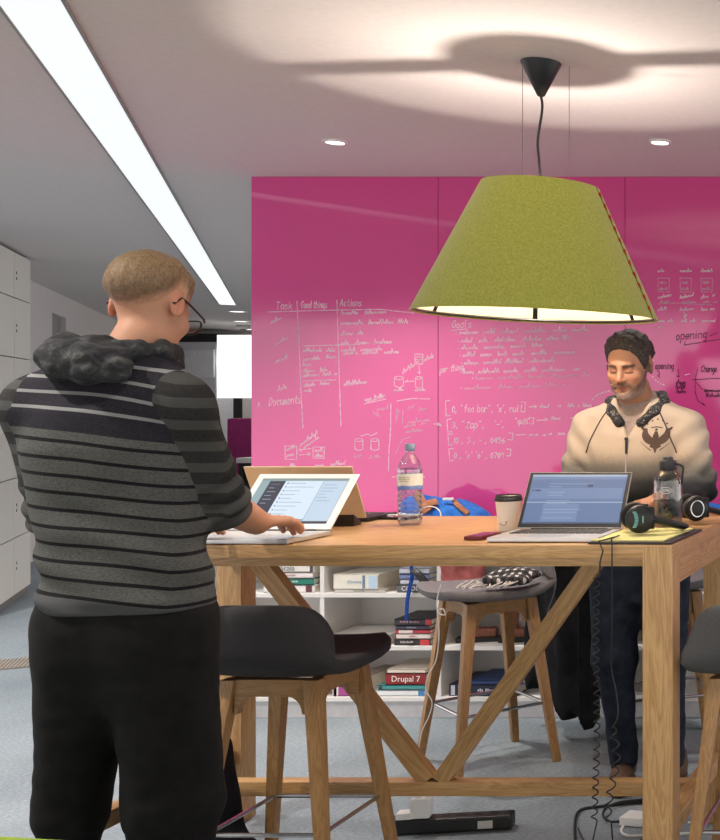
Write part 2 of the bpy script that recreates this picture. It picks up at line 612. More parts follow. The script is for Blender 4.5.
# left panel: table of tasks
line((268, 312), (300, 311), (340, 310), (380, 309.5), (414, 313))
line((297, 301), (299, 340), (301, 390), (303, 428))
line((337, 300), (338.5, 350), (341, 426))
write('Task', 276, 309, 7); write('Good things', 301, 308, 7, w=0.62); write('Actions', 340, 306, 7, w=0.8)
for x, y, x1, y1 in ((271, 324, 282, 319), (275, 346, 294, 336), (276, 363, 288, 358), (278, 391, 294, 387)):
    scrib(x, y, x1, 4.4, y1)
write('Documents', 269, 406, 8.5, slope=0.09, w=0.72)
line((258, 407), (259, 402), (260, 406))
for x, y, x1 in ((341, 315, 388), (341, 325, 408), (341, 336, 364), (341, 345, 393), (341, 352, 382), (343, 355, 400)):
    scrib(x, y, x1, 4.2, y - 1.5)
scrib(303, 352, 336, 3.6); scrib(303, 361, 337, 3.6, 358); scrib(303, 366, 312, 3.4)
scrib(303, 373, 330, 3.6, 371); scrib(303, 377, 338, 3.6, 375)
line((303, 381), (336, 380)); line((304, 346), (360, 344.5)); scrib(304, 387, 336, 3.6, 384); scrib(304, 392, 315, 3.4)
scrib(344, 386, 374, 4.4, 383)
# little server diagram
rect(415, 354, 423, 364); scrib(416.5, 357.5, 422, 1.6); scrib(416.5, 360, 422, 1.6); scrib(416.5, 362.5, 422, 1.6)
scrib(424, 362, 434, 4, 357); scrib(403, 374, 415, 4.4, 366)
cyl(399, 378, 9, 8); cyl(419, 378, 7, 9)
line((414, 381), (405, 382), (408, 380)); line((419, 366), (420, 374), (418, 372)); scrib(394, 391, 404, 2.6); scrib(415, 391, 426, 2.6)
# two boxes with arrows
rect(285, 446, 297, 459.5); rect(313, 447, 324.5, 458.5); scrib(286.5, 451, 296, 3, 447.5); scrib(287, 457, 295, 3.4, 455); scrib(315, 452, 323, 4); scrib(315, 457, 323, 3)
line((299, 450), (311, 448.5)); line((311, 454), (299, 455)); line((308, 452.5), (311, 454), (308, 455.5)); line((301, 448), (299, 450), (302, 451.5))
scrib(300, 447, 318, 4.6, 434); scrib(304, 449, 320, 4, 438)
scrib(315, 467, 346, 4, 465); scrib(290, 467, 296, 3)
# lower middle list
line((364, 404), (386, 399)); line((366, 402.2), (384, 397)); scrib(365, 401, 386, 3, 396)
line((391, 403), (390.6, 430), (389, 452), (388.5, 471)); line((397, 401), (412, 398.5), (430, 399))
for x, y, x1, y1, h in ((408, 410, 415, 407, 5), (419, 412, 428, 409, 3.4), (408, 424, 433, 421, 4.4), (404, 428, 426, 424, 3.6), (406, 433, 424, 431, 3.4), (377, 411, 389, 409, 4), (373, 413, 380, 418, 4)):
    scrib(x, y, x1, h, y1, out=FS)
line((434, 424), (440, 424), (437.5, 422.5)); line((440, 424), (437.5, 425.5))
line((396, 418), (397, 408), (399, 412), (396, 422), out=FS); line((403, 410), (402.5, 424), out=FS); line((399, 445), (403, 439), (411, 437), out=FS); line((395, 455), (399, 447), out=FS)
cyl(359, 440, 8, 9); cyl(375, 440, 8, 9); line((361, 436), (368, 434), (371, 436), (377, 433)); scrib(354, 458, 363, 3, 456, out=FS); scrib(369, 459, 381, 3, 458, out=FS)
line((392, 477), (402, 476.5)); line((418, 477.5), (425, 477))
# goals list
write('Goals', 452, 328, 7.5, w=0.9, slope=0.03); line((451, 330.4), (466, 329))
for x, y, x1 in ((459, 334.5, 588), (461, 343, 571), (461, 350, 545), (463, 357, 576), (464, 365, 561), (463, 374, 579), (475, 380, 592), (464, 390, 566)):
    scrib(x, y, x1, 4.3, y - 3.2, out=FS if y > 378 else WS)
    line((x - 3, y - 1.6), (x - 2, y - 1.9))
write('per thing', 440, 373, 6.5, w=0.75, slope=0.16)
# the four bracketed lines
def bracket(x, y0, y1, s):
    line((x + s * 4.5, y0), (x, y0 + 0.4), (x + s * 0.8, y1), (x + s * 5, y1 - 0.4))
bracket(445.5, 400.5, 416, 1); bracket(525.5, 402, 412, -1); bracket(447, 419, 432, 1); bracket(534, 417.5, 424, -1)
bracket(448, 434, 445, 1); bracket(513, 433, 440, -1); bracket(449, 448.5, 461, 1); bracket(511, 449, 456, -1)
write('0, "foo bar", \'x\', null', 452, 412, 7.2, w=0.86)
write('3, "Zap",', 452, 428, 7.2, w=1.0); write("'-', ", 494, 427, 6.4); write('"qu25"', 515, 424, 6, w=0.75)
write('10 , 3 , ~ , 0456', 453, 443, 6.6, w=1.0); write("0 , 'x' 'o' , 0709", 454, 458, 6.6, w=0.92)
line((529, 407), (537, 406.5), (534, 405)); line((537, 406.5), (534, 408.4)); scrib(540, 408, 555, 3.4); write('>', 557, 408, 5); scrib(568, 407, 580, 3.4); scrib(583, 407, 592, 3.4)
line((537, 420.5), (548, 419.5), (545, 418)); line((548, 419.5), (545.5, 421)); scrib(551, 420, 567, 3.4); write('>', 570, 420, 5); scrib(578, 419, 592, 3)
line((516, 435), (526, 434.5)); scrib(529, 436, 546, 3.2); write('>', 548, 436, 5); scrib(558, 435, 578, 3.6)
write('->', 437, 427, 4.5, w=0.7)
# right panel: storyboard boxes
for i, x in enumerate((658, 680, 701)):
    rect(x, 278, x + 11.5, 292, out=FS); scrib(x + 1.5, 284, x + 9, 4, out=FS); scrib(x + 1.5, 290, x + 9, 2.6, out=FS)
    scrib(x, 272, x + 12, 2.8); scrib(x, 299, x + 14, 3.2, 296)
    scrib(x + 2, 303, x + 16, 2.6, out=FS); scrib(x, 311, x + 14, 3, 310); scrib(x + 1, 322, x + 15, 2.8)
line((659, 304), (676, 303), (712, 305), out=FS); line((684, 312), (685, 318), (687, 314), (684, 316), (685, 320))
scrib(658, 328, 664, 2.4, out=FS)
write('opening', 676, 340, 8.6, out=DS, w=0.95, slope=0.07); line((710, 336), (717, 333), out=DS); line((685, 341), (684.5, 345), (700, 342.5), (722, 339), out=DS)
write('opening', 655, 369, 6.6, out=DS, w=0.75); line((659, 371), (659.5, 377), (657.5, 375.5), out=DS); line((678, 369), (679, 377), (676.5, 376), out=DS)
for k in range(3):
    scrib(676, 384 + 4.5 * k, 686, 3.6, out=DS)
write('Change', 701, 372, 6.5, out=DS, w=0.7); line((692, 380), (712, 378.5), (730, 378), out=DS); line((698, 368), (695.5, 378), (695, 392), (698, 401), (705, 405.5), (703, 403.5), out=DS)
line((696, 382), (702, 389), (712, 391), out=DS); scrib(704, 392, 722, 3.2, out=DS); scrib(706, 397, 720, 3.2, out=DS)
# reflections in the glass round the man behind the table, painted as white strokes
line((592, 400), (597, 395), (603, 392.5), (610, 391))
for p in ((653, 377), (655.5, 380), (658, 382), (660.5, 383.7), (663.5, 384.6), (653.5, 352), (653, 360)):
    line((p[0] - 0.5, p[1] - 0.4), (p[0] + 0.7, p[1] + 0.6))
line((685, 375), (690, 373.7))
def ribbons(strokes, w, m, name):
    b = BM()
    y = WALLY - 0.0008
    for st in strokes:
        q = [Vector((wx(a), HC - (c - CY) * WALLY / F)) for a, c in st]
        for a, c in zip(q, q[1:]):
            t = c - a
            if t.length < 1e-6:
                continue
            t = t.normalized() * (w * 0.45)
            s = Vector((-t.y, t.x)).normalized() * (w / 2)
            vs = [a - t * .5 + s, a - t * .5 - s, c + t * .5 - s, c + t * .5 + s]
            b.faces.new([b.verts.new((v.x, y, v.y)) for v in vs])
    bmesh.ops.recalc_face_normals(b, faces=b.faces)
    return obj(name, b, m, wall, smooth=False)
def inkmat(name, c, cover):
    n = N(name)
    f = n.noise(n.coord(), 55, 3)
    n.set(Base_Color=c, Roughness=0.6, Alpha=n.ramp(f, [(0.30, (cover * 0.55,) * 3 + (1,)), (0.6, (cover,) * 3 + (1,))]))
    return n.m
ribbons(WS, 0.0040, inkmat('white_marker_and_glints', rgb(248, 226, 238), 0.72), 'marker_writing_and_glints')
ribbons(FS, 0.0038, inkmat('faded_marker', rgb(244, 200, 222), 0.5), 'faded_marker_writing')
ribbons(DS, 0.0048, inkmat('dark_marker', rgb(88, 24, 70), 0.8), 'dark_marker_writing')
# ================================================================== THE TABLE
TX0, TX1, TY0, TY1, TZ = -2.575, -0.815, 3.205, 4.03, 1.05
tcx, tcy = (TX0 + TX1) / 2, (TY0 + TY1) / 2
table = thing('bar_table', 'tall oak bar table with V-shaped braces where both men work', 'table', (tcx, tcy, 0))
hx, hy = (TX1 - TX0) / 2, (TY1 - TY0) / 2
b = BM(); box(b, (0, 0, TZ - 0.018), (2 * hx, 2 * hy, 0.036), 0.003)
obj('tabletop', b, OAK['x'], table)
LG = 0.084
for sx in (-1, 1):
    for sy in (-1, 1):
        b = BM(); box(b, (sx * (hx - LG / 2 - 0.001), sy * (hy - LG / 2 + 0.002), (TZ - 0.003) / 2), (LG, LG, TZ - 0.003), 0.003)
        obj('leg', b, OAK['z'], table)
    b = BM(); box(b, (sx * (hx - 0.042), 0, TZ - 0.0365 - 0.045), (0.05, 2 * hy - 2 * LG - 0.004, 0.088), 0.002)
    obj('end_apron', b, OAK['y'], table)
    b = BM(); box(b, (sx * (hx - 0.042), 0, 0.226), (0.05, 2 * hy - 2 * LG - 0.004, 0.05), 0.002)
    obj('end_rail', b, OAK['y'], table)
for sy in (-1, 1):
    b = BM(); box(b, (0, sy * (hy - 0.026), TZ - 0.0365 - 0.012), (2 * hx - 2 * LG - 0.006, 0.022, 0.024), 0.001); obj('side_apron', b, OAK['x'], table)
b = BM(); box(b, (0, 0.035, 0.226), (2 * hx - 0.138, 0.05, 0.045), 0.003); obj('stretcher', b, OAK['x'], table)
b = BM(); box(b, (0, 0.035, TZ - 0.06), (2 * hx - 0.138, 0.05, 0.045), 0.002); obj('top_rail', b, OAK['x'], table)
vx = P(435, 0, 3.65).x - tcx
for s, topx in ((-1, P(254, 0, 3.65).x - tcx), (1, P(601, 0, 3.65).x - tcx)):
    a, c = Vector((vx + s * 0.02, 0.035, 0.2485)), Vector((topx, 0.035, TZ - 0.083))
    L = (c - a).length
    b = BM(); box(b, (0, 0, 0), (L, 0.045, 0.052), 0.003)
    d = c - a
    obj('brace', b, OAK['x'], table, loc=(a + c) / 2, rot=(0, -math.atan2(d.z, d.x), 0))

# ================================================================== STOOLS
def stool_fabric(name, c):
    n = N(name)
    f = n.noise(n.coord((1, 1, 1)), 240, 3)
    d = tuple(x * 0.72 for x in c[:3]) + (1,)
    n.set(Base_Color=n.ramp(f, [(0.3, d), (0.7, c)]), Roughness=0.92)
    n.bump(f, 0.35, 0.002)
    return n.m
DARKF = stool_fabric('stool_dark_fabric', rgb(52, 49, 50))
GREYF = stool_fabric('stool_grey_fabric', rgb(120, 116, 118))
CHARF = stool_fabric('stool_charcoal_fabric', rgb(84, 82, 82))
SEATZ = 0.685
def make_stool(label, fab, loc, rz, back=True):
    """faces local +Y; the back is at -Y"""
    t = thing('bar_stool', label, 'stool', loc, rz, 'oak-legged upholstered bar stools')
    top, bot = 0.118, 0.196
    LZ = SEATZ - 0.050
    for sx in (-1, 1):
        for sy in (-1, 1):
            b = BM()
            taper(b, (sx * bot, sy * bot, 0), (sx * top, sy * top, LZ + 0.03), (0.026, 0.030), (0.044, 0.042), 0.006)
            obj('leg', b, OAKD['z'], t)
    # the rails under the seat, with rounded inside corners
    b = BM()
    for s in (-1, 1):
        hw = top - 0.018
        z1, z0 = LZ + 0.03, LZ - 0.018
        poly = [(-hw, z1), (hw, z1), (hw, z0 - 0.05)]
        for k in range(6):
            a = k / 5 * math.pi / 2
            poly.append((hw - 0.008 - 0.042 * (1 - math.cos(a)) , z0 - 0.05 + 0.05 * math.sin(a)))
        for k in range(6):
            a = (1 - k / 5) * math.pi / 2
            poly.append((-hw + 0.008 + 0.042 * (1 - math.cos(a)), z0 - 0.05 + 0.05 * math.sin(a)))
        poly.append((-hw, z0 - 0.05))
        prism(b, poly, 'y', s * top - 0.014, s * top + 0.014)
        prism(b, poly, 'x', s * top - 0.014, s * top + 0.014)
    obj('seat_frame', b, OAKD['x'], t, smooth=False)
    # footrest
    fz = 0.237
    k = bot + (top - bot) * fz / LZ - 0.006
    b = BM()
    for a, c in (((-k, -k), (k, -k)), ((k, -k), (k, k)), ((k, k), (-k, k)), ((-k, k), (-k, -k))):
        tube(b, [(a[0], a[1], fz), (c[0], c[1], fz)], 0.0065, 8)
    obj('footrest', b, STEEL, t)
    # moulded shell: one padded sheet rising into a low curved back
    b = BM()
    nu, nv = 28, 30
    def surf(u, v, off):
        w = 0.215 * (1 - 0.10 * max(0, v - 0.5))
        s = u * 2 - 1
        if back:
            fl = 0.74                                      # share of v that is flat seat
        else:
            fl = 1.0
        front = 0.248
        if v < fl:
            q = v / fl
            rnd = max(0.0, (0.35 - q) / 0.35)
            wid = w * (1 - 0.32 * rnd ** 2.2) * (1 - 0.0 * q)
            y = front - q * 0.443 - 0.02 * s * s * rnd
            z = SEATZ + 0.012 * s * s - 0.010 * math.sin(q * math.pi) + (0.006 if back else 0) + 0.016 * (1 - q) ** 2
            if back:
                z += 0.035 * max(0, (q - 0.72) / 0.28) ** 2
            if not back:
                rn2 = max(0.0, (q - 0.65) / 0.35)
                wid *= (1 - 0.32 * rn2 ** 2.2)
            x = s * wid
            nrm = Vector((0, 0.1, 1))
        else:
            q = (v - fl) / (1 - fl)
            y = front - 0.443 - 0.022 * q + 0.085 * s * s * (0.3 + 0.7 * q)
            z = SEATZ + 0.041 + 0.012 * s * s * (1 - q) + q * 0.165 * (1 - 0.10 * s * s - 0.50 * abs(s) ** 8)
            x = s * w * (1 - 0.10 * q)
            nrm = Vector((-0.5 * s, 1, 0.1))
        e = min(u, 1 - u, v, 1 - v)
        th = off * (1 if e > 0.03 else 0.55 + 15 * e)
        return Vector((x, y, z)) + nrm.normalized() * th
    A = [[b.verts.new(surf(i / nu, j / nv, 0.018)) for i in range(nu + 1)] for j in range(nv + 1)]
    B = [[b.verts.new(surf(i / nu, j / nv, -0.022)) for i in range(nu + 1)] for j in range(nv + 1)]
    for j in range(nv):
        for i in range(nu):
            b.faces.new((A[j][i], A[j][i + 1], A[j + 1][i + 1], A[j + 1][i]))
            b.faces.new((B[j][i + 1], B[j][i], B[j + 1][i], B[j + 1][i + 1]))
    for j in range(nv):
        for i in (0, nu):
            q = (A[j][i], A[j + 1][i], B[j + 1][i], B[j][i])
            b.faces.new(q if i == 0 else tuple(reversed(q)))
    for i in range(nu):
        for j in (0, nv):
            q = (A[j][i + 1], A[j][i], B[j][i], B[j][i + 1])
            b.faces.new(q if j == 0 else tuple(reversed(q)))
    bmesh.ops.recalc_face_normals(b, faces=b.faces)
    bmesh.ops.smooth_vert(b, verts=b.verts, factor=0.5, use_axis_x=True, use_axis_y=True, use_axis_z=True)
    obj('seat_shell', b, fab, t, angle=70)
    return t
stoolA = make_stool('dark low-backed bar stool on oak legs beside the man in the striped top', DARKF, (-1.965, 3.375, 0), 0)
stoolB = make_stool('grey-seated bar stool with a plaid scarf lying on it, behind the table', GREYF, (-1.925, 4.635, 0), R(135))
stoolC = make_stool('charcoal low-backed bar stool at the right end of the table, cut by the photo edge', CHARF, (-0.588, 3.395, 0), 0)
stoolD = make_stool('bar stool behind the man in the cream jacket, only its legs showing', GREYF, (-1.272, 4.85, 0), R(200))

# ================================================================== THE PENDANT LAMP
lx, ly = P(541, 0, 3.72).x, 3.72
n = N('green_felt')
f = n.noise(n.coord(), 130, 4, 0.7)
n.set(Base_Color=n.ramp(f, [(0.3, rgb(156, 158, 62)), (0.72, rgb(188, 188, 94))]), Roughness=0.95)
n.bump(f, 0.4, 0.002)
n.b.inputs['Sheen Weight'].default_value = 0.3
n.b.inputs['Specular IOR Level'].default_value = 0.1
FELT = n.m
lamp = thing('pendant_lamp', 'large green felt cone pendant lamp with red stitched seam above the table', 'lamp', (lx, ly, 0))
RB, RT, ZB, ZT = 0.378, 0.181, 1.728, 2.150
b = BM()
prof = [(RT, ZT), (RB, ZB)]
nn = 96
def ring(r, z):
    return [b.verts.new((r * math.cos(2 * math.pi * i / nn), r * math.sin(2 * math.pi * i / nn), z)) for i in range(nn)]
ro = [ring(RT + (RB - RT) * k / 8, ZT + (ZB - ZT) * k / 8) for k in range(9)]
ri = [ring(RT - 0.005 + (RB - RT) * k / 8, ZT + (ZB - ZT) * k / 8) for k in range(9)]
for a, c in list(zip(ro, ro[1:])):
    for i in range(nn):
        j = (i + 1) % nn
        b.faces.new((a[i], c[i], c[j], a[j]))
for a, c, fl in ((ro[0], ri[0], 0), (ro[-1], ri[-1], 1)):
    for i in range(nn):
        j = (i + 1) % nn
        b.faces.new((a[i], a[j], c[j], c[i]) if not fl else (a[j], a[i], c[i], c[j]))
for a, c in list(zip(ri, ri[1:])):
    for i in range(nn):
        j = (i + 1) % nn
        b.faces.new((a[j], c[j], c[i], a[i]))
shade = obj('shade', b, FELT, lamp)
b = BM()
lathe(b, [(RT - 0.0075, ZT - 0.002), (RB - 0.0130, ZB + 0.012)], 96, cap=False)
obj('lining', b, plain('cream_lining', rgb(226, 214, 186), 0.8, var=0.02), lamp)
b = BM()
for r, z in ((RB - 0.0145, ZB + 0.008),):
    tube(b, [(r * math.cos(2 * math.pi * i / 72), r * math.sin(2 * math.pi * i / 72), z) for i in range(72)], 0.0048, 8, True)
hoop = obj('hoop', b, BLACKM, lamp)
for a in (52, 112, 172, 232, 292, 352):
    b = BM()
    M = Matrix.Rotation(R(a), 4, 'Z') @ Matrix.Translation((RB - 0.0225, 0, ZB + 0.030)) @ Matrix.Rotation(-math.atan2(RB - RT, ZT - ZB), 4, 'Y')
    box(b, (0, 0, 0), (0.005, 0.016, 0.050), 0.001, 1, M)
    obj('clip', b, BLACKM, hoop)
# red stitches up the seam
seam = R(-3)
b = BM()
for k in range(11):
    q = 0.07 + k * 0.086
    r = RT + (RB - RT) * q + 0.001
    z = ZT + (ZB - ZT) * q
    a0 = seam
    pts = [((r + 0.001) * math.cos(a0 + s), (r + 0.001) * math.sin(a0 + s), z + dz) for s, dz in ((-0.035 * 0.25 / r, 0.008), (0.035 * 0.25 / r, -0.008))]
    tube(b, [Vector(p) for p in pts], 0.0042, 6)
obj('stitching', b, plain('red_thread', rgb(190, 52, 34), 0.8), shade)
b = BM()
tube(b, [((RT + (RB - RT) * q + 0.0008) * math.cos(seam), (RT + (RB - RT) * q + 0.0008) * math.sin(seam), ZT + (ZB - ZT) * q) for q in (0.005, 0.5, 0.995)], 0.002, 6)
obj('seam', b, plain('seam_green', rgb(110, 112, 30), 0.9), shade)
# the fitter at the top: a disc on two arms, carrying the socket
b = BM()
lathe(b, [(0.055, ZT - 0.006), (0.055, ZT - 0.003)], 32)
AR = Matrix.Rotation(R(-5), 4, 'Z')
box(b, (0.114, 0, ZT - 0.0045), (0.128, 0.028, 0.003), 0, 1, AR)
box(b, (-0.114, 0, ZT - 0.0045), (0.128, 0.028, 0.003), 0, 1, AR)
obj('fitter', b, BLACKM, lamp)
b = BM(); lathe(b, [(0.016, ZT - 0.0065), (0.018, ZT - 0.03), (0.016, ZT - 0.062), (0.010, ZT - 0.066)], 20); obj('socket', b, BLACK, lamp)
b = BM(); lathe(b, [(0.0085, ZT - 0.068), (0.010, ZT - 0.075), (0.010, ZT - 0.115), (0.004, ZT - 0.122)], 16)
obj('bulb', b, clear('bulb_glass', (1, 1, 1, 1), 0.9), lamp)
b = BM(); lathe(b, [(0.003, 2.437), (0.012, 2.442), (0.062, 2.545), (0.063, CEIL - 0.0005)], 36); obj('canopy', b, BLACK, lamp)
tilt = Matrix.Rotation(R(1.3), 4, 'Y')                       # the shade hangs a little askew
pv = Vector((0, 0, ZT))
for o in lamp.children:
    if o.name.split('.')[0] in ('shade', 'lining', 'hoop', 'fitter'):
        o.rotation_euler = tilt.to_euler()
        o.location = pv - tilt @ pv
b = BM()
tube(b, smooth_path([(0.0, 0, 2.44), (0.004, 0, 2.40), (-0.010, 0, 2.30), (-0.007, 0, 2.24), (0.0, 0, 2.155)], 8), 0.0042, 8)
obj('cord', b, BLACK, lamp)
b = BM()
for px in (519, 566):
    x = P(px, 0, ly).x - lx
    tube(b, [(x, 0.03, CEIL - 0.001), (x, 0.03, ZT - 0.0035)], 0.0009, 6)
obj('suspension_wire', b, plain('thin_wire', rgb(90, 84, 80), 0.4, 0.5), lamp)

# ================================================================== LIME GREEN SEAT BACK, NEAREST THE CAMERA
LIME = stool_fabric('lime_felt', rgb(150, 176, 40))
g = P(35, 834, 1.72)
t = thing('lime_sofa', 'lime green upholstered sofa back, only its top edge showing in the bottom corner', 'sofa', (g.x - 0.12, 1.70, 0), R(-3))
zt = g.z + 0.004
b = BM(); box(b, (-0.30, -0.05, zt / 2 + 0.1), (1.24, 0.13, zt - 0.196), 0.02, 3, Matrix.Rotation(R(2.0), 4, 'Y')); obj('backrest', b, LIME, t)
b = BM(); box(b, (-0.42, -0.42, 0.30), (1.2, 0.58, 0.24), 0.05, 3); obj('seat', b, LIME, t)
for sx in (-0.95, 0.10):
    for sy in (-0.12, -0.64):
        b = BM(); lathe(b, [(0.014, 0), (0.02, 0.18)], 12, (sx, sy, 0)); obj('leg', b, OAKD['z'], t)
# ================================================================== THINGS ON THE TABLE
SILV = plain('laptop_silver', rgb(205, 205, 207), 0.35, metal=0.55, var=0.02)
KEYS = plain('keyboard_black', rgb(30, 30, 32), 0.5)
WHITEP = plain('white_plastic', rgb(238, 238, 236), 0.4, var=0.01)
def laptop(label, cx, yf, yb, w, lid_len, lean, body, bezel, name='laptop', keysm=KEYS):
    """open laptop, keyboard towards the camera; lean = lid's angle back from upright"""
    t = thing(name, label, 'laptop', (cx, yf, TZ + 0.0008))
    dp = yb - yf
    b = BM(); box(b, (0, dp / 2, 0.008), (w, dp, 0.013), 0.004, 3); base = obj('base', b, body, t)
    b = BM()
    rows, cols = 6, 14
    kw, kd = w * 0.86 / cols, dp * 0.46 / rows
    for r_ in range(rows):
        for c_ in range(cols):
            if r_ == 0 and 3 <= c_ <= 8:
                continue
            box(b, (-w * 0.43 + (c_ + .5) * kw, dp * 0.44 + (r_ + .5) * kd, 0.0152), (kw * 0.84, kd * 0.82, 0.0022))
    box(b, (-w * 0.43 + 6 * kw, dp * 0.44 + .5 * kd, 0.0152), (kw * 5.8, kd * 0.82, 0.0022))
    obj('keys', b, keysm, base, smooth=False)
    b = BM(); box(b, (0, dp * 0.22, 0.0147), (w * 0.32, dp * 0.30, 0.0008)); obj('trackpad', b, plain('trackpad', rgb(180, 180, 184), 0.3), base, smooth=False)
    lidroot = bpy.data.objects.new('lid', None)
    b = BM(); box(b, (0, 0, lid_len / 2), (w, 0.006, lid_len), 0.0028, 3)
    lid = obj('lid', b, body, t, loc=(0, dp - 0.002, 0.016), rot=(-R(lean), 0, 0))
    bpy.data.objects.remove(lidroot)
    b = BM(); box(b, (0, -0.0034, lid_len / 2), (w - 0.004, 0.0012, lid_len - 0.004), 0.0004, 1); obj('bezel', b, bezel, lid, smooth=False)
    b = BM(); lathe(b, [(0.006, -w * 0.36), (0.006, w * 0.36)], 12, (0, dp - 0.002, 0.013), Matrix.Rotation(R(90), 4, 'Y')); obj('hinge', b, BLACK, t)
    return t, lid
def pane(bm, x0, z0, x1, z1, y):
    bm.faces.new([bm.verts.new(v) for v in ((x0, y, z0), (x1, y, z0), (x1, y, z1), (x0, y, z1))])
def screen(lid, w, L, mx, m0, m1, base_c, panes):
    """panes: (x0,z0,x1,z1,material) in 0..1 of the screen; all sit on one lit display"""
    W, H = w - 2 * mx, L - m0 - m1
    mats, b = [base_c], BM()
    pane(b, -W / 2, m0, W / 2, m0 + H, -0.0042)
    idx = [0]
    for k, (x0, z0, x1, z1, m) in enumerate(panes):
        if m not in mats:
            mats.append(m)
        pane(b, -W / 2 + x0 * W, m0 + z0 * H, -W / 2 + x1 * W, m0 + z1 * H, -0.0044 - 0.00003 * k)
        idx.append(mats.index(m))
    o = obj('display', b, mats, lid, smooth=False)
    for p, i in zip(o.data.polygons, idx):
        p.material_index = i
    return o

# --- white laptop of the man in the striped top
w1 = 0.312
lap1, lid1 = laptop('open white-framed laptop under the hand of the man in the striped top', -2.052, 3.214, 3.432, w1, 0.229, 47, SILV, WHITEP, keysm=plain('keys_white', rgb(206, 204, 202), 0.4))
e_bg = emit('screen_teal', (0.38, 0.52, 0.56, 1), 0.8)
e_win = emit('screen_white', (0.74, 0.86, 0.98, 1), 0.95)
e_side = emit('screen_dark', (0.035, 0.035, 0.06, 1), 1.0)
e_line = emit('screen_grey', (0.36, 0.45, 0.56, 1), 0.9)
e_win2 = emit('screen_pale', (0.62, 0.76, 0.92, 1), 0.9)
e_bar = emit('screen_bar', (0.28, 0.36, 0.34, 1), 0.9)
pn = [(0, .95, 1, 1, e_bar), (.0, .0, 1, .05, e_side), (.10, .10, .28, .94, e_side), (.28, .10, .72, .94, e_win), (.72, .06, .995, .94, e_win2), (.715, .10, .722, .94, e_line)]
for k in range(9):
    z = .88 - k * .085
    pn.append((.31, z, .325, z + .022, e_side))
    pn.append((.34, z, .34 + random.uniform(.10, .30), z + .012, e_line))
    if k < 6:
        pn.append((.13, z - .02, .13 + random.uniform(.05, .11), z - .006, emit('screen_side_text', (.22, .22, .26, 1), .8) if k == 0 else pn[-1][4]))
for k in range(6):
    z = .84 - k * .07
    pn.append((.745, z, .745 + random.uniform(.05, .18), z + .012, e_line))
screen(lid1, w1, 0.229, 0.021, 0.022, 0.021, e_bg, pn)

# --- dark-screened laptop in the middle
w2 = 0.318
lap2, lid2 = laptop('open silver laptop with dark-edged blue screen beside the coffee cup', -1.199, 3.257, 3.482, w2, 0.196, 34, SILV, BLACK)
d_bg = emit('editor_blue', (0.15, 0.235, 0.44, 1), 0.8)
d_l1 = emit('editor_light', (0.20, 0.29, 0.50, 1), 0.85)
d_tx = emit('editor_text', (0.05, 0.08, 0.17, 1), 0.9)
d_top = emit('editor_top', (0.40, 0.50, 0.66, 1), 0.9)
pn = [(0, .955, 1, 1, d_top), (0, .90, 1, .95, d_l1), (.02, .50, .98, .72, d_l1), (0, .42, 1, .44, d_top), (.18, .05, .55, .40, d_l1), (.60, .74, .66, .80, d_tx), (.03, .655, .05, .69, d_tx), (.06, .655, .12, .69, d_tx), (0, 0, 1, .025, d_tx)]
for k in range(14):
    z = .86 - k * .058
    pn.append((.20, z, .20 + random.uniform(.1, .5), z + .008, d_top if k % 3 else d_l1))
screen(lid2, w2, 0.196, 0.012, 0.014, 0.010, d_bg, pn)

# --- laptop seen from behind
BEIGE = plain('beige_lid', rgb(206, 180, 148), 0.4, var=0.03)
t = thing('laptop', 'laptop with beige lid, seen from its back behind the white laptop', 'laptop', (-2.165, 3.815, TZ + 0.0008))
b = BM(); box(b, (0, 0.105, 0.008), (0.352, 0.20, 0.013), 0.004, 3); base = obj('base', b, BLACK, t)
b = BM()
for i in range(12):
    for j in range(5):
        box(b, (-0.15 + i * 0.0272, 0.05 + j * 0.022, 0.0155), (0.022, 0.017, 0.002))
obj('keys', b, KEYS, base, smooth=False)
b = BM(); box(b, (0, 0, 0.098), (0.352, 0.007, 0.196), 0.003, 3)
lid = obj('lid', b, BEIGE, t, loc=(0, 0.0, 0.015), rot=(R(27), 0, 0))
b = BM(); box(b, (0, 0.0042, 0.098), (0.346, 0.002, 0.188)); obj('bezel', b, BLACK, lid, smooth=False)
b = BM(); box(b, (0, 0.0056, 0.1), (0.325, 0.001, 0.165)); obj('display', b, emit('hidden_display', (.5, .6, .7, 1), .5), lid, smooth=False)
t = thing('keypad', 'small black keypad with rows of keys beside the beige laptop lid', 'keypad', (-2.005, 3.715, TZ + 0.0008), R(8))
t.scale = (0.62, 0.62, 0.75)
b = BM(); prism(b, [(-0.05, 0.0), (0.05, 0.0), (0.05, 0.012), (-0.05, 0.050)], 'x', -0.06, 0.06, 0.003); body = obj('body', b, BLACK, t)
b = BM()
for i in range(6):
    for j in range(4):
        y = -0.036 + j * 0.023
        box(b, (-0.047 + i * 0.019, y, 0.0315 - (y) * 0.38 + 0.0015), (0.014, 0.015, 0.004), 0.001, 1)
obj('keys', b, plain('dark_keys', rgb(58, 52, 48), 0.5), body, smooth=False)
t = thing('phone', 'thin black phone lying flat near the back edge, right of the beige laptop', 'phone', (-1.945, 3.93, TZ + 0.0008), R(80))
b = BM(); box(b, (0, 0, 0.004), (0.068, 0.13, 0.008), 0.003, 3); obj('case', b, BLACK, t)
b = BM(); box(b, (0, 0, 0.0082), (0.06, 0.118, 0.0006)); obj('glass', b, plain('phone_glass', rgb(12, 12, 14), 0.08), t, smooth=False)

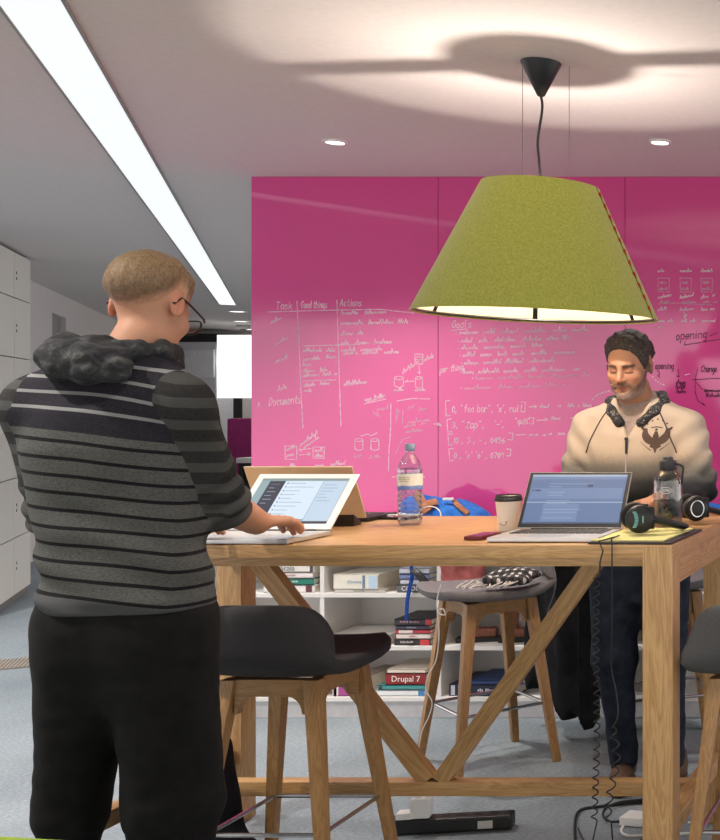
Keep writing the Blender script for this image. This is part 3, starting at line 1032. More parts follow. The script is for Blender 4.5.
# --- tangled white charging lead on the back of the table
b = BM()
pts = [(-2.06 + 0.18 * (i / 30) + 0.018 * math.sin(i * 1.3), 3.975 + 0.022 * math.sin(i * 0.9), TZ + 0.004 + 0.007 * abs(math.sin(i * 0.7))) for i in range(30)]
tube(b, smooth_path(pts, 4), 0.0028, 6)
box(b, (-2.075, 3.97, TZ + 0.009), (0.04, 0.016, 0.014), 0.003)
tag(obj('charging_lead', b, WHITEP), 'tangled white charging lead on the back of the table left of the water bottle', 'cable')
b = BM()
c0 = Vector((-1.86, 3.99, TZ + 0.0028))
pts = [c0 + Vector((0.038 * math.cos(a) + 0.0, 0.004 * math.sin(a * 2), 0.034 * math.sin(a))) for a in [math.pi * i / 20 for i in range(21)]]
tube(b, pts, 0.0022, 6)
tag(obj('white_wire_loop', b, WHITEP), 'thin white wire arching up in a loop beside the water bottle', 'cable')

# --- water bottle
t = thing('water_bottle', 'clear plastic water bottle with a white and blue label and grey-blue cap', 'bottle', (P(410, 0, 3.73).x, 3.73, TZ + 0.0008))
BOT = clear('bottle_plastic', (0.93, 0.95, 0.97, 1))
rr = 0.0375
pf = [(0.004, 0.006), (0.020, 0.004), (0.030, 0.0), (0.0355, 0.006), (rr, 0.016)]
z = 0.02
for k in range(6):
    pf += [(rr, z), (rr - 0.0022, z + 0.006), (rr - 0.0022, z + 0.009), (rr, z + 0.015)]
    z += 0.0165
pf += [(rr, 0.125), (rr, 0.165), (rr, 0.180), (0.035, 0.192), (0.029, 0.207), (0.020, 0.222), (0.0135, 0.231), (0.0125, 0.238), (0.0125, 0.252)]
b = BM(); lathe(b, pf, 40, cap=False); obj('body', b, BOT, t, angle=60)
b = BM(); lathe(b, [(r_ - 0.002, z_ + 0.001) for r_, z_ in pf if z_ < 0.19 and r_ > 0.01] + [(0.002, 0.1865)], 40, cap=True); obj('water', b, clear('water', (0.9, 0.94, 0.98, 1), 0.5), t, angle=60)
n = N('bottle_label')
zz = n.new('ShaderNodeSeparateXYZ'); tc = n.new('ShaderNodeTexCoord'); n.l(tc.outputs['Object'], zz.inputs[0])
f = n.math('MULTIPLY_ADD', zz.outputs['Z'], 1 / 0.05, -0.117 / 0.05)
wv = n.noise(n.coord((60, 60, 20)), 1.0, 2)
f = n.math('ADD', f, n.math('MULTIPLY', n.math('SUBTRACT', wv, 0.5), 0.16))
n.set(Base_Color=n.ramp(f, [(0.0, rgb(96, 130, 200)), (0.22, rgb(120, 150, 210)), (0.27, rgb(236, 236, 226)), (1.0, rgb(236, 236, 228))]), Roughness=0.4)
b = BM(); lathe(b, [(rr + 0.0008, 0.117), (rr + 0.0008, 0.167)], 40, cap=False); lab = obj('label', b, n.m, t)
b = BM()
for k in range(3):
    for i in range(9):
        a = math.pi * (1.34 + i * 0.035) + 0.0
        r_ = rr + 0.0012
        box(b, (r_ * math.cos(a), r_ * math.sin(a), 0.144 + k * 0.006), (0.003, 0.0006, 0.0028 if (i + k) % 4 else 0.001), 0, 1)
obj('label_print', b, plain('label_ink', rgb(170, 166, 130), 0.5), lab, smooth=False)
b = BM(); lathe(b, [(0.0135, 0.240), (0.0135, 0.244), (0.0150, 0.2445), (0.0150, 0.262), (0.0135, 0.264)], 28); obj('cap', b, plain('cap_blue_grey', rgb(116, 134, 160), 0.4), t)

# --- take-away coffee cup
t = thing('coffee_cup', 'white paper takeaway coffee cup with a black lid', 'cup', (P(508.5, 0, 3.56).x, 3.56, TZ + 0.0008))
b = BM(); lathe(b, [(0.026, 0.0), (0.028, 0.001), (0.0385, 0.095), (0.0395, 0.097), (0.037, 0.098)], 40); cup = obj('cup', b, plain('paper_white', rgb(236, 230, 220), 0.6, var=0.02), t)
b = BM(); lathe(b, [(0.0412, 0.093), (0.0420, 0.098), (0.0405, 0.102), (0.0392, 0.103), (0.0380, 0.110), (0.035, 0.112), (0.034, 0.109), (0.010, 0.109)], 40); obj('lid', b, plain('lid_black', rgb(34, 28, 27), 0.4), t)
b = BM()
for i in range(9):
    a = i / 8 * math.pi
    tube(b, [(-0.004 + 0.009 * math.cos(a), -0.0312 - 0.0004, 0.026 - 0.006 * math.sin(a)), (-0.004 + 0.009 * math.cos(a + .3), -0.0312, 0.026 - 0.006 * math.sin(a + .3))], 0.0009, 5)
box(b, (0.006, -0.0318, 0.030), (0.003, 0.0012, 0.005))
obj('printed_mark', b, plain('mark_brown', rgb(120, 90, 50), 0.6), cup, smooth=False)
t = thing('phone', 'small dark red phone lying at the left corner of the blue-screened laptop', 'phone', (-1.415, 3.37, TZ + 0.0008), R(-6))
b = BM(); box(b, (0, 0, 0.006), (0.055, 0.115, 0.011), 0.004, 3); obj('case', b, plain('dark_red', rgb(112, 34, 44), 0.35), t)
b = BM(); box(b, (0, 0, 0.0118), (0.047, 0.095, 0.0006)); obj('glass', b, plain('phone_glass_dark', rgb(30, 18, 22), 0.1), t, smooth=False)

# --- folder with a yellow writing pad
t = thing('notepad_folder', 'black folder open on a yellow writing pad at the right end of the table', 'folder', (-0.935, 3.385, TZ + 0.0008), R(-2))
b = BM(); box(b, (0, 0, 0.003), (0.235, 0.335, 0.006), 0.002); obj('cover', b, plain('folder_black', rgb(34, 24, 26), 0.5), t)
b = BM(); box(b, (-0.012, 0.004, 0.0085), (0.205, 0.305, 0.005), 0.001, 1); obj('pad', b, plain('pad_yellow', rgb(234, 226, 150), 0.8, var=0.03), t, smooth=False)

# --- headphones on the folder
FOAM = plain('headphone_foam', rgb(18, 18, 19), 0.85, var=0.2, bump=0.2)
def headphones(label, loc, rz, decal, gap=0.125, tilt=0, decalm=None):
    """lying with the band on the table behind and both cups upright; front cup faces local -Y"""
    t = thing('headphones', label, 'headphones', loc, rz, 'black over-ear headphones')
    for s in (-1, 1):
        y = s * gap / 2
        M = Matrix.Translation((0, y, 0.046)) @ Matrix.Rotation(R(90), 4, 'X')
        b = BM(); lathe(b, [(0.030, -0.016), (0.040, -0.012), (0.042, 0.0), (0.040, 0.008), (0.034, 0.014), (0.012, 0.017)] if s < 0 else [(0.012, -0.017), (0.034, -0.014), (0.040, -0.008), (0.042, 0), (0.040, 0.012), (0.030, 0.016)], 36, (0, 0, 0), M)
        cupo = obj('ear_cup', b, BLACK, t)
        M = Matrix.Translation((0, y - s * 0.017, 0.046)) @ Matrix.Rotation(R(90), 4, 'X')
        b = BM(); tube(b, [M @ Vector((0.030 * math.cos(a), 0.030 * math.sin(a), 0)) for a in [2 * math.pi * i / 32 for i in range(32)]], 0.0105, 10, True); obj('ear_pad', b, FOAM, cupo)
        if decal:
            b = BM()
            yy = y + s * 0.0178
            if decal == 'oval':
                for i in range(12):
                    z = -0.022 + i * 0.004
                    box(b, (-s * (-0.012 - 0.006 * (z / 0.022) ** 2), yy - s * 0.003, 0.046 + z), (0.010, 0.0062, 0.0028))
                box(b, (s * -0.006, yy, 0.046), (0.0035, 0.0015, 0.020))
            else:
                tube(b, [(0.021 * math.cos(2 * math.pi * i / 24), yy - s * 0.004, 0.046 + 0.026 * math.sin(2 * math.pi * i / 24)) for i in range(24)], 0.0032, 6, True)
            obj('badge', b, decalm, cupo, smooth=False)
    b = BM()
    pts = []
    for i in range(19):
        a = math.pi * i / 18
        pts.append((-0.035 - 0.105 * math.sin(a), -gap / 2 * 0.98 * math.cos(a), 0.042 - 0.030 * math.sin(a)))
    tube(b, pts, 0.008, 10, flat=1.7)
    obj('headband', b, BLACK, t, angle=60)
    for s in (-1, 1):
        b = BM()
        box(b, (-0.032, s * gap / 2, 0.048), (0.018, 0.022, 0.065), 0.004)
        obj('yoke', b, BLACKM, t)
    return t
TEAL = plain('teal_print', rgb(110, 176, 176), 0.5)
h = P(633, 0, 3.36)
headphones('black headphones with a teal and white badge lying on the yellow pad', (h.x, 3.40, TZ + 0.0125), R(-155), 'oval', 0.105, decalm=TEAL)
headphones('black headphones with a silver ring, by the clear bottle at the table\'s right end', (-0.905, 3.80, TZ + 0.0058), R(-150), 'ring', 0.10, decalm=STEEL)

# --- big grey-clear drinking bottle
t = thing('drinking_bottle', 'smoky clear wide drinking bottle with a dark screw cap, in front of the cream jacket', 'bottle', (P(668, 0, 3.64).x, 3.64, TZ + 0.0008))
SMOKE = clear('smoky_plastic', (0.70, 0.70, 0.70, 1), 0.9)
b = BM(); lathe(b, [(0.03, 0.0), (0.042, 0.002), (0.0445, 0.008), (0.0445, 0.150), (0.043, 0.160), (0.030, 0.176), (0.024, 0.182), (0.024, 0.190)], 40, cap=False); body = obj('body', b, SMOKE, t, angle=60)
b = BM(); lathe(b, [(0.041, 0.006), (0.0425, 0.012), (0.0425, 0.088), (0.002, 0.088)], 36); obj('water', b, clear('smoky_water', (0.8, 0.8, 0.8, 1), 0.3), t, angle=60)
b = BM(); lathe(b, [(0.0265, 0.184), (0.0275, 0.188), (0.0275, 0.212), (0.020, 0.216), (0.016, 0.217), (0.016, 0.224), (0.012, 0.226)], 28); cp = obj('cap', b, plain('cap_black', rgb(40, 40, 42), 0.3), t)
b = BM(); tube(b, smooth_path([(0.024, -0.012, 0.205), (0.050, -0.016, 0.195), (0.0500, -0.018, 0.165), (0.047, -0.014, 0.140)], 6), 0.0035, 8); obj('strap', b, BLACK, cp)
b = BM()
for sgn in (0,):
    pts = []
    for i in range(24):
        a = 2 * math.pi * i / 24
        th = math.pi * 1.5 + 0.10 + 0.42 * math.cos(a)
        pts.append((0.0452 * math.cos(th), 0.0452 * math.sin(th), 0.122 + 0.0095 * math.sin(a)))
    tube(b, pts, 0.0009, 5, True)
    for k in range(14):
        th = math.pi * 1.5 + 0.10 - 0.30 + k * 0.045
        box(b, (0.0452 * math.cos(th), 0.0452 * math.sin(th), 0.122), (0.0009, 0.0009, 0.006 if k % 3 else 0.009))
obj('printed_emblem', b, plain('emblem_white', rgb(220, 220, 220), 0.5), body, smooth=False)

# ================================================================== CORDS HANGING FROM THE TABLE AND ON THE FLOOR
def coil(path, r, turns, wire, m, name, label, lead=2, lead0=None, lead1=None):
    pts = smooth_path(path, 24)
    L = [0.0]
    for a, c in zip(pts, pts[1:]):
        L.append(L[-1] + (c - a).length)
    out = []
    nst = turns * 12
    j = 0
    for i in range(nst + 1):
        s = L[-1] * i / nst
        while j < len(L) - 2 and L[j + 1] < s:
            j += 1
        q = (s - L[j]) / max(1e-9, L[j + 1] - L[j])
        c = pts[j].lerp(pts[j + 1], q)
        t = (pts[j + 1] - pts[j]).normalized()
        u = t.cross(Vector((0, 1, 0))).normalized()
        w = t.cross(u)
        a = 2 * math.pi * turns * i / nst
        out.append(c + (u * math.cos(a) + w * math.sin(a)) * r)
    b = BM()
    tube(b, ([Vector(p) for p in lead0] if lead0 else []) + out + ([Vector(p) for p in lead1] if lead1 else []), wire, 6)
    return tag(obj(name, b, m), label, 'cable')
yf = 3.185
coil([P(597, 575, yf), P(596, 640, yf + 0.01), P(597, 700, yf), P(596, 770, yf + 0.01), P(594, 822, yf)], 0.0078, 26, 0.0021, BLACK, 'coiled_cord',
     'long black coiled cord hanging straight down in front of the table edge',
     lead0=[(P(612, 0, 3.25).x, 3.27, TZ + 0.0155), P(606, 541, 3.21) + Vector((0, 0, 0.004)), P(599, 541, 3.188), P(603, 551, yf), P(600, 562, yf)],
     lead1=[P(592, 845, yf + .02), Vector((P(590, 0, 3.4).x, 3.4, 0.05)), Vector((P(588, 0, 3.7).x, 3.7, 0.006)), Vector((P(578, 0, 3.9).x, 3.9, 0.004))])
b = BM()
q = [(P(616, 0, 3.27).x, 3.30, TZ + 0.016), P(612, 541, 3.205) + Vector((0, 0, 0.006)), P(612, 545, 3.190), P(612, 570, 3.19), P(612, 630, 3.20), P(611, 665, 3.22), P(616, 692, 3.22), P(618, 715, 3.21), P(612, 728, 3.2)]
qq = smooth_path(q, 8)
k0 = qq[-1]
for i in range(90):
    a = i * 0.5
    qq.append(Vector((k0.x + 0.010 * math.sin(a) + 0.012 * math.sin(i * 0.06), 3.2 + 0.010 * math.cos(a), k0.z - 0.0030 * i)))
e = qq[-1]
qq += smooth_path([e, Vector((e.x - 0.01, 3.3, 0.12)), Vector((e.x, 3.5, 0.006)), Vector((e.x - 0.06, 3.75, 0.006)), Vector((e.x - 0.02, 3.9, 0.006))], 6)[1:]
tube(b, qq, 0.0022, 6)
tag(obj('headphone_cord', b, BLACK), 'thin black headphone cord hanging from the yellow pad, coiling near the floor', 'cable')
def floor_cord(name, label, px, r, m, lift=0.0):
    b = BM()
    pts = []
    for p in px:
        d = F * HC / (p[1] - CY) if len(p) < 3 else p[2]
        pts.append(Vector(((p[0] - CX) * d / F, d, r + 0.0006 + lift)))
    tube(b, smooth_path(pts, 8), r, 8)
    return tag(obj(name, b, m), label, 'cable')
floor_cord('power_cable', 'thick black power cable looping across the carpet by the right table leg', [(576, 850), (575, 826), (580, 812), (600, 808), (640, 804), (672, 806), (700, 807)], 0.005, BLACK)
floor_cord('power_cable', 'black cable curled in a loop on the carpet beside the white adapter', [(660, 803), (622, 806), (607, 812), (603, 820), (610, 826), (620, 826)], 0.0045, BLACK, 0.0105)
floor_cord('power_cable', 'black cable running from the white adapter towards the photo bottom', [(690, 818), (660, 824), (652, 830), (640, 846), (620, 856)], 0.0042, BLACK, 0.0095)
floor_cord('white_cable', 'white adapter cable looped on the carpet behind the right table leg', [(625, 825), (621, 832), (628, 837), (650, 836), (680, 835), (697, 834), (701, 828), (696, 824), (688, 824)], 0.0042, WHITEP)
a0 = P(634, 0, 3.93)
t = thing('power_adapter', 'white square laptop power adapter lying on the carpet beside the right table leg', 'adapter', (a0.x, 3.95, 0.0006), R(-12))
b = BM(); box(b, (0, 0, 0.016), (0.085, 0.075, 0.030), 0.006, 3); obj('brick', b, WHITEP, t)
b = BM(); box(b, (-0.046, 0, 0.016), (0.008, 0.018, 0.012), 0.002); obj('plug_end', b, WHITEP, t)

# power strip under the table
s0, s1 = P(388, 0, 3.84), P(512, 0, 3.90)
L = ((s1 - s0).xy).length
t = thing('power_strip', 'black multi-socket power strip on the carpet under the middle of the table', 'power strip', ((s0.x + s1.x) / 2, 3.885, 0.0006), math.atan2(0.06, s1.x - s0.x))
b = BM(); box(b, (0, 0, 0.026), (L, 0.062, 0.050), 0.012, 4); body = obj('body', b, BLACK, t)
b = BM()
for i in range(6):
    x = -L / 2 + 0.10 + i * 0.052
    lathe(b, [(0.016, 0.0508), (0.014, 0.0512)], 18, (x, 0, 0))
    for dx in (-0.006, 0.006):
        box(b, (x + dx, 0.002, 0.052), (0.003, 0.006, 0.001))
obj('sockets', b, plain('socket_dark', rgb(48, 46, 46), 0.3), body)
b = BM(); box(b, (L / 2 - 0.085, -0.0315, 0.024), (0.048, 0.001, 0.026)); obj('sticker', b, plain('sticker_grey', rgb(196, 192, 188), 0.6), body, smooth=False)
t = thing('plug_adapter', 'white plug adapter standing in the left end of the black power strip', 'adapter', (s0.x + 0.10, 3.868, 0.0525), R(9))
b = BM(); box(b, (0, 0, 0.034), (0.062, 0.05, 0.066), 0.006, 3); box(b, (-0.05, -0.006, 0.012), (0.05, 0.045, 0.022), 0.005, 3); obj('housing', b, WHITEP, t)
b = BM(); box(b, (0.018, 0, 0.072), (0.012, 0.02, 0.012), 0.003); box(b, (-0.012, 0, 0.070), (0.02, 0.024, 0.009), 0.003); obj('plug', b, WHITEP, t)
b = BM(); tube(b, smooth_path([(0.018, 0, 0.077), (0.016, 0.0, 0.10), (0.0, 0.002, 0.12), (-0.02, 0.004, 0.135)], 6), 0.002, 6); obj('lead', b, plain('lead_grey', rgb(120, 116, 112), 0.5), t)
# ================================================================== BOOKSHELF AGAINST THE PINK WALL
SY0, SY1 = 5.25, 5.585
SH = plain('shelf_white', rgb(228, 225, 222), 0.5, var=0.015)
DX = [-3.475 + 0.5345 * k for k in range(7)]
SHZ = [0.101, 0.334, 0.576, 0.815]
T = 0.02
shelf = thing('bookshelf', 'low white cube bookshelf along the pink wall behind the table', 'bookshelf', ((DX[0] + DX[-1]) / 2, SY0, 0))
ox = -(DX[0] + DX[-1]) / 2
sd = SY1 - SY0
for x in DX:
    b = BM(); box(b, (x + ox, sd / 2, (0.08 + SHZ[-1]) / 2 - 0.0), (T, sd, SHZ[-1] - 0.08 - T), 0.001, 1)
    obj('divider', b, SH, shelf, smooth=False)
for z in SHZ:
    b = BM(); box(b, (0, sd / 2, z - T / 2), (DX[-1] - DX[0] + T, sd + 0.004, T), 0.001, 1)
    obj('shelf', b, SH, shelf, smooth=False)
b = BM(); box(b, (0, sd - 0.004, 0.45), (DX[-1] - DX[0], 0.008, 0.72)); obj('back_panel', b, SH, shelf, smooth=False)
b = BM(); box(b, (0, sd / 2 + 0.012, 0.04), (DX[-1] - DX[0], sd - 0.03, 0.08)); obj('plinth', b, plain('plinth_white', rgb(206, 204, 206), 0.6), shelf, smooth=False)

PAGE = plain('book_pages', rgb(226, 218, 202), 0.9, var=0.04)
BOOKM = {}
def bcol(c):
    if c not in BOOKM:
        BOOKM[c] = plain('book_%d_%d_%d' % c, rgb(*c), 0.45, var=0.04)
    return BOOKM[c]
def book(x0, x1, z, h, depth, c, label, txt=None, tc=(240, 240, 240), tsize=0.6, yoff=0.012, rot=0.0, group='books lying on the white shelves', band=None, tx=0.0, cat='book'):
    """a book lying flat, spine to the room; returns the height above it"""
    w = x1 - x0
    t = thing('book', label, cat, ((x0 + x1) / 2, SY0 + yoff, z + 0.0006), rot, group)
    k = min(0.0035, h * 0.14)
    b = BM()
    box(b, (0, depth / 2, k / 2), (w, depth, k)); box(b, (0, depth / 2, h - k / 2), (w, depth, k)); box(b, (0, k / 2, h / 2), (w, k, h), 0.0005, 1)
    cov = obj('cover', b, bcol(c), t, smooth=False)
    b = BM(); box(b, (0, depth / 2 + 0.001, h / 2), (w - 0.006, depth - 0.008, h - 2 * k - 0.0004)); obj('pages', b, PAGE, t, smooth=False)
    if band:
        b = BM()
        for bx0, bx1, bc in band:
            pass
        for bx0, bx1, bc in band:
            b = BM(); box(b, (-w / 2 + (bx0 + bx1) / 2 * w, -0.0004, h / 2), ((bx1 - bx0) * w, 0.0008, h * 0.86)); obj('spine_band', b, bcol(bc), cov, smooth=False)
    if txt and txt[0] == '~':                                # spine print too small to read
        b = BM()
        x = -0.5 * len(txt) * h * tsize * 0.42
        for ch in txt[1:]:
            if ch != ' ':
                hh = h * tsize * random.choice((0.42, 0.42, 0.62))
                box(b, (tx * w + x, -0.0008, h * 0.5 - h * tsize * 0.2 + hh / 2), (h * tsize * 0.24, 0.0006, hh))
            x += h * tsize * 0.42
        obj('spine_print', b, bcol(tc), cov, smooth=False)
    elif txt:
        lettering('spine_title', txt, h * tsize, bcol(tc), cov, (tx * w, -0.0010, h * 0.5), sx=1.0)
    return z + h + 0.0012
sx_ = lambda px: (px - CX) * SY0 / F
# left compartment, top shelf: stack with the Scala book
z = SHZ[2] + 0.0
z = book(sx_(262), sx_(313), z, 0.034, 0.22, (232, 226, 222), 'white book with a dark spine square, bottom of the far left stack', band=[(.83, .95, (92, 48, 56))])
z = book(sx_(264), sx_(312), z, 0.029, 0.22, (34, 122, 104), 'teal green book in the stack at the far left of the bookshelf', '~JS Web Services', (220, 236, 230), 0.5)
z = book(sx_(262), sx_(311), z, 0.026, 0.21, (236, 224, 224), 'pale book with pinkish spine print lying between the teal and white books', '~Data Management', (170, 120, 130), 0.5)
z = book(sx_(260), sx_(312), z, 0.038, 0.21, (226, 222, 218), 'white book with large grey title letters on top of the far left stack', 'Scala', (120, 120, 124), 0.9, band=[(.93, .99, (70, 66, 70))])
book(sx_(280), sx_(313), SHZ[1], 0.05, 0.2, (206, 190, 172), 'pale tan book on the second shelf at the far left, mostly behind the table brace')
book(sx_(275), sx_(310), SHZ[0], 0.03, 0.2, (178, 60, 78), 'red book on the bottom shelf at the far left')
# centre compartment, top shelf: fat pale book
z = book(sx_(333), sx_(384), SHZ[2], 0.014, 0.24, (196, 192, 186), 'thin pale grey book under the fat white book', '~Administration', (90, 90, 92), 0.6)
z = book(sx_(331), sx_(377), z, 0.068, 0.24, (232, 226, 212), 'fat cream book with a pale blue spine end in the middle of the top shelf', 'Cinema', (150, 176, 200), 0.32, rot=R(-4), band=[(.80, .985, (188, 212, 232)), (.66, .72, (110, 132, 158))], tx=-0.02)
# right of it: the CODE stack
z = book(sx_(396), sx_(428), SHZ[2], 0.036, 0.2, (98, 100, 106), 'grey book with CODE on its spine, bottom of the right top-shelf stack', 'CODE', (244, 244, 244), 0.8, tx=-0.10)
z = book(sx_(399), sx_(428), z, 0.022, 0.2, (206, 206, 222), 'pale lilac book resting on the CODE book')
z = book(sx_(398), sx_(428), z, 0.024, 0.2, (120, 134, 178), 'slate blue book near the top of the stack above the CODE book', '~Patterns', (220, 224, 236), 0.5)
z = book(sx_(398), sx_(428), z, 0.026, 0.2, (196, 200, 214), 'pale blue-grey book on top of the stack above the CODE book')
# centre compartment, middle shelf
z = SHZ[1]
b = BM()
for i in range(7):
    box(b, (random.uniform(-.004, .004), 0.13, 0.003 + i * 0.0065), (0.27, 0.24, 0.0058), 0, 1, Matrix.Rotation(R(random.uniform(-1.5, 1.5)), 4, 'Z'))
box(b, (0.05, 0.008, 0.044), (0.018, 0.002, 0.006))
o = tag(obj('paper_stack', b, plain('paper_stack', rgb(232, 228, 224), 0.8, var=0.03), smooth=False, loc=(sx_(357), SY0 + 0.01, z + 0.0006)), 'low pile of white papers in the middle of the second shelf', 'papers')
z = book(sx_(393), sx_(429), SHZ[1], 0.028, 0.22, (52, 46, 50), 'black and red book, bottom of the right second-shelf stack', '~JavaScript', (220, 210, 210), 0.5, band=[(.72, .98, (196, 62, 62))], tx=-0.12)
z = book(sx_(395), sx_(429), z, 0.024, 0.22, (234, 220, 214), 'cream book just above the black and red book', '~Design', (200, 110, 100), 0.5)
z = book(sx_(394), sx_(429), z, 0.016, 0.22, (200, 66, 80), 'thin red book in the middle of the second-shelf stack', band=[(.1, .5, (236, 214, 214))])
z = book(sx_(394), sx_(428), z, 0.018, 0.22, (62, 62, 78), 'dark slate book in the second-shelf stack, under the topmost dark book', '~Programming', (170, 170, 184), 0.55)
z = book(sx_(393), sx_(430), z, 0.030, 0.22, (50, 46, 54), 'dark charcoal book with a red end, topmost of the second-shelf stack', '~Python Network', (190, 150, 160), 0.5, band=[(.85, .99, (190, 60, 66))], tx=-0.05)
# centre compartment, bottom shelf
z = book(sx_(331), sx_(352), SHZ[0], 0.046, 0.18, (164, 74, 140), 'purple book with a white spine end on the bottom shelf behind the stool leg', band=[(.02, .28, (228, 224, 226)), (.06, .2, (60, 52, 62))])
z = book(sx_(374), sx_(424), SHZ[0], 0.028, 0.23, (228, 230, 234), 'white book with a blue end at the bottom of the stack under the red book', band=[(.86, .99, (70, 130, 180))])
z = book(sx_(376), sx_(424), z, 0.022, 0.23, (70, 150, 150), 'teal book just beneath the dark red book with white title', band=[(.03, .10, (60, 50, 46))])
z = book(sx_(384), sx_(425), z, 0.052, 0.22, (138, 36, 34), 'dark red book with a large white title on the bottom shelf', 'Drupal 7', (246, 238, 232), 0.72, tx=0.0)
z = book(sx_(386), sx_(424), z, 0.018, 0.22, (226, 214, 200), 'pale cream book lying on top of the dark red white-titled book')
book(sx_(350), sx_(367), SHZ[0], 0.095, 0.22, (168, 152, 138), 'thick grey-brown book behind the dark stool seat on the bottom shelf', rot=R(-10))
# right compartment
z = book(sx_(447), sx_(515), SHZ[0], 0.052, 0.26, (28, 34, 58), 'big navy blue book on the bottom shelf behind the grey stool', '~THE LIBRARY', (226, 226, 230), 0.42, band=[(.03, .09, (190, 192, 200)), (.14, .18, (220, 220, 224))], tx=0.12, rot=R(-3))
z = book(sx_(470), sx_(522), z, 0.018, 0.24, (44, 62, 110), 'blue book with a pale photo cover lying on the big navy book')
BROWN = plain('brown_leather', rgb(124, 74, 54), 0.6, var=0.3, scale=60)
def boot(px, label, ang):
    t = thing('boot', label, 'boot', (sx_(px), SY0 + 0.10, SHZ[1] + 0.0006), R(ang), 'brown ankle boots')
    b = BM()
    lathe(b, [(0.030, 0.022), (0.028, 0.06), (0.026, 0.10), (0.031, 0.145), (0.028, 0.147), (0.024, 0.10)], 20, cap=False)
    box(b, (0.055, 0, 0.042), (0.13, 0.056, 0.042), 0.019, 4)
    obj('upper', b, BROWN, t)
    b = BM(); box(b, (0.035, 0, 0.011), (0.19, 0.064, 0.022), 0.008, 3); obj('sole', b, BLACK, t)
    b = BM()
    for a in (0.6, 2.5, 4.0):
        lathe(b, [(0.006, -0.002), (0.006, 0.002)], 10, (0.031 * math.cos(a), 0.031 * math.sin(a), 0.132), Matrix.Rotation(a, 4, 'Z') @ Matrix.Rotation(R(90), 4, 'Y'))
    lathe(b, [(0.007, -0.002), (0.007, 0.002)], 10, (0.0, -0.031, 0.137), Matrix.Rotation(R(90), 4, 'X'))
    obj('stud', b, plain('stud_pale', rgb(220, 206, 190), 0.4), t)
boot(461, 'brown ankle boot on the second shelf seen between the grey stool legs', 12)
boot(504, 'brown ankle boot with a pale stud, half hidden by the grey stool leg', 12)
for k, (c, lab) in enumerate((((180, 176, 168), 'pale grey book on the second shelf behind the right table leg'), ((150, 60, 60), 'dull red book lying behind the right table leg'))):
    book(-1.315, -1.06, SHZ[1] + k * 0.031, 0.03, 0.2, c, lab)

# ================================================================== SOFT THINGS: noise-shaped solids
def sines(p, freq, seed, octaves=2):
    r_ = np.random.RandomState(seed)
    out = np.zeros(len(p), np.float32)
    amp = 1.0
    for o_ in range(octaves):
        for k in range(4):
            d = r_.normal(size=3); d /= np.linalg.norm(d)
            out += amp * np.sin(p @ (d * freq).astype(np.float32) + r_.uniform(0, 6.28))
        freq *= 2.1
        amp *= 0.5
    return out / 4

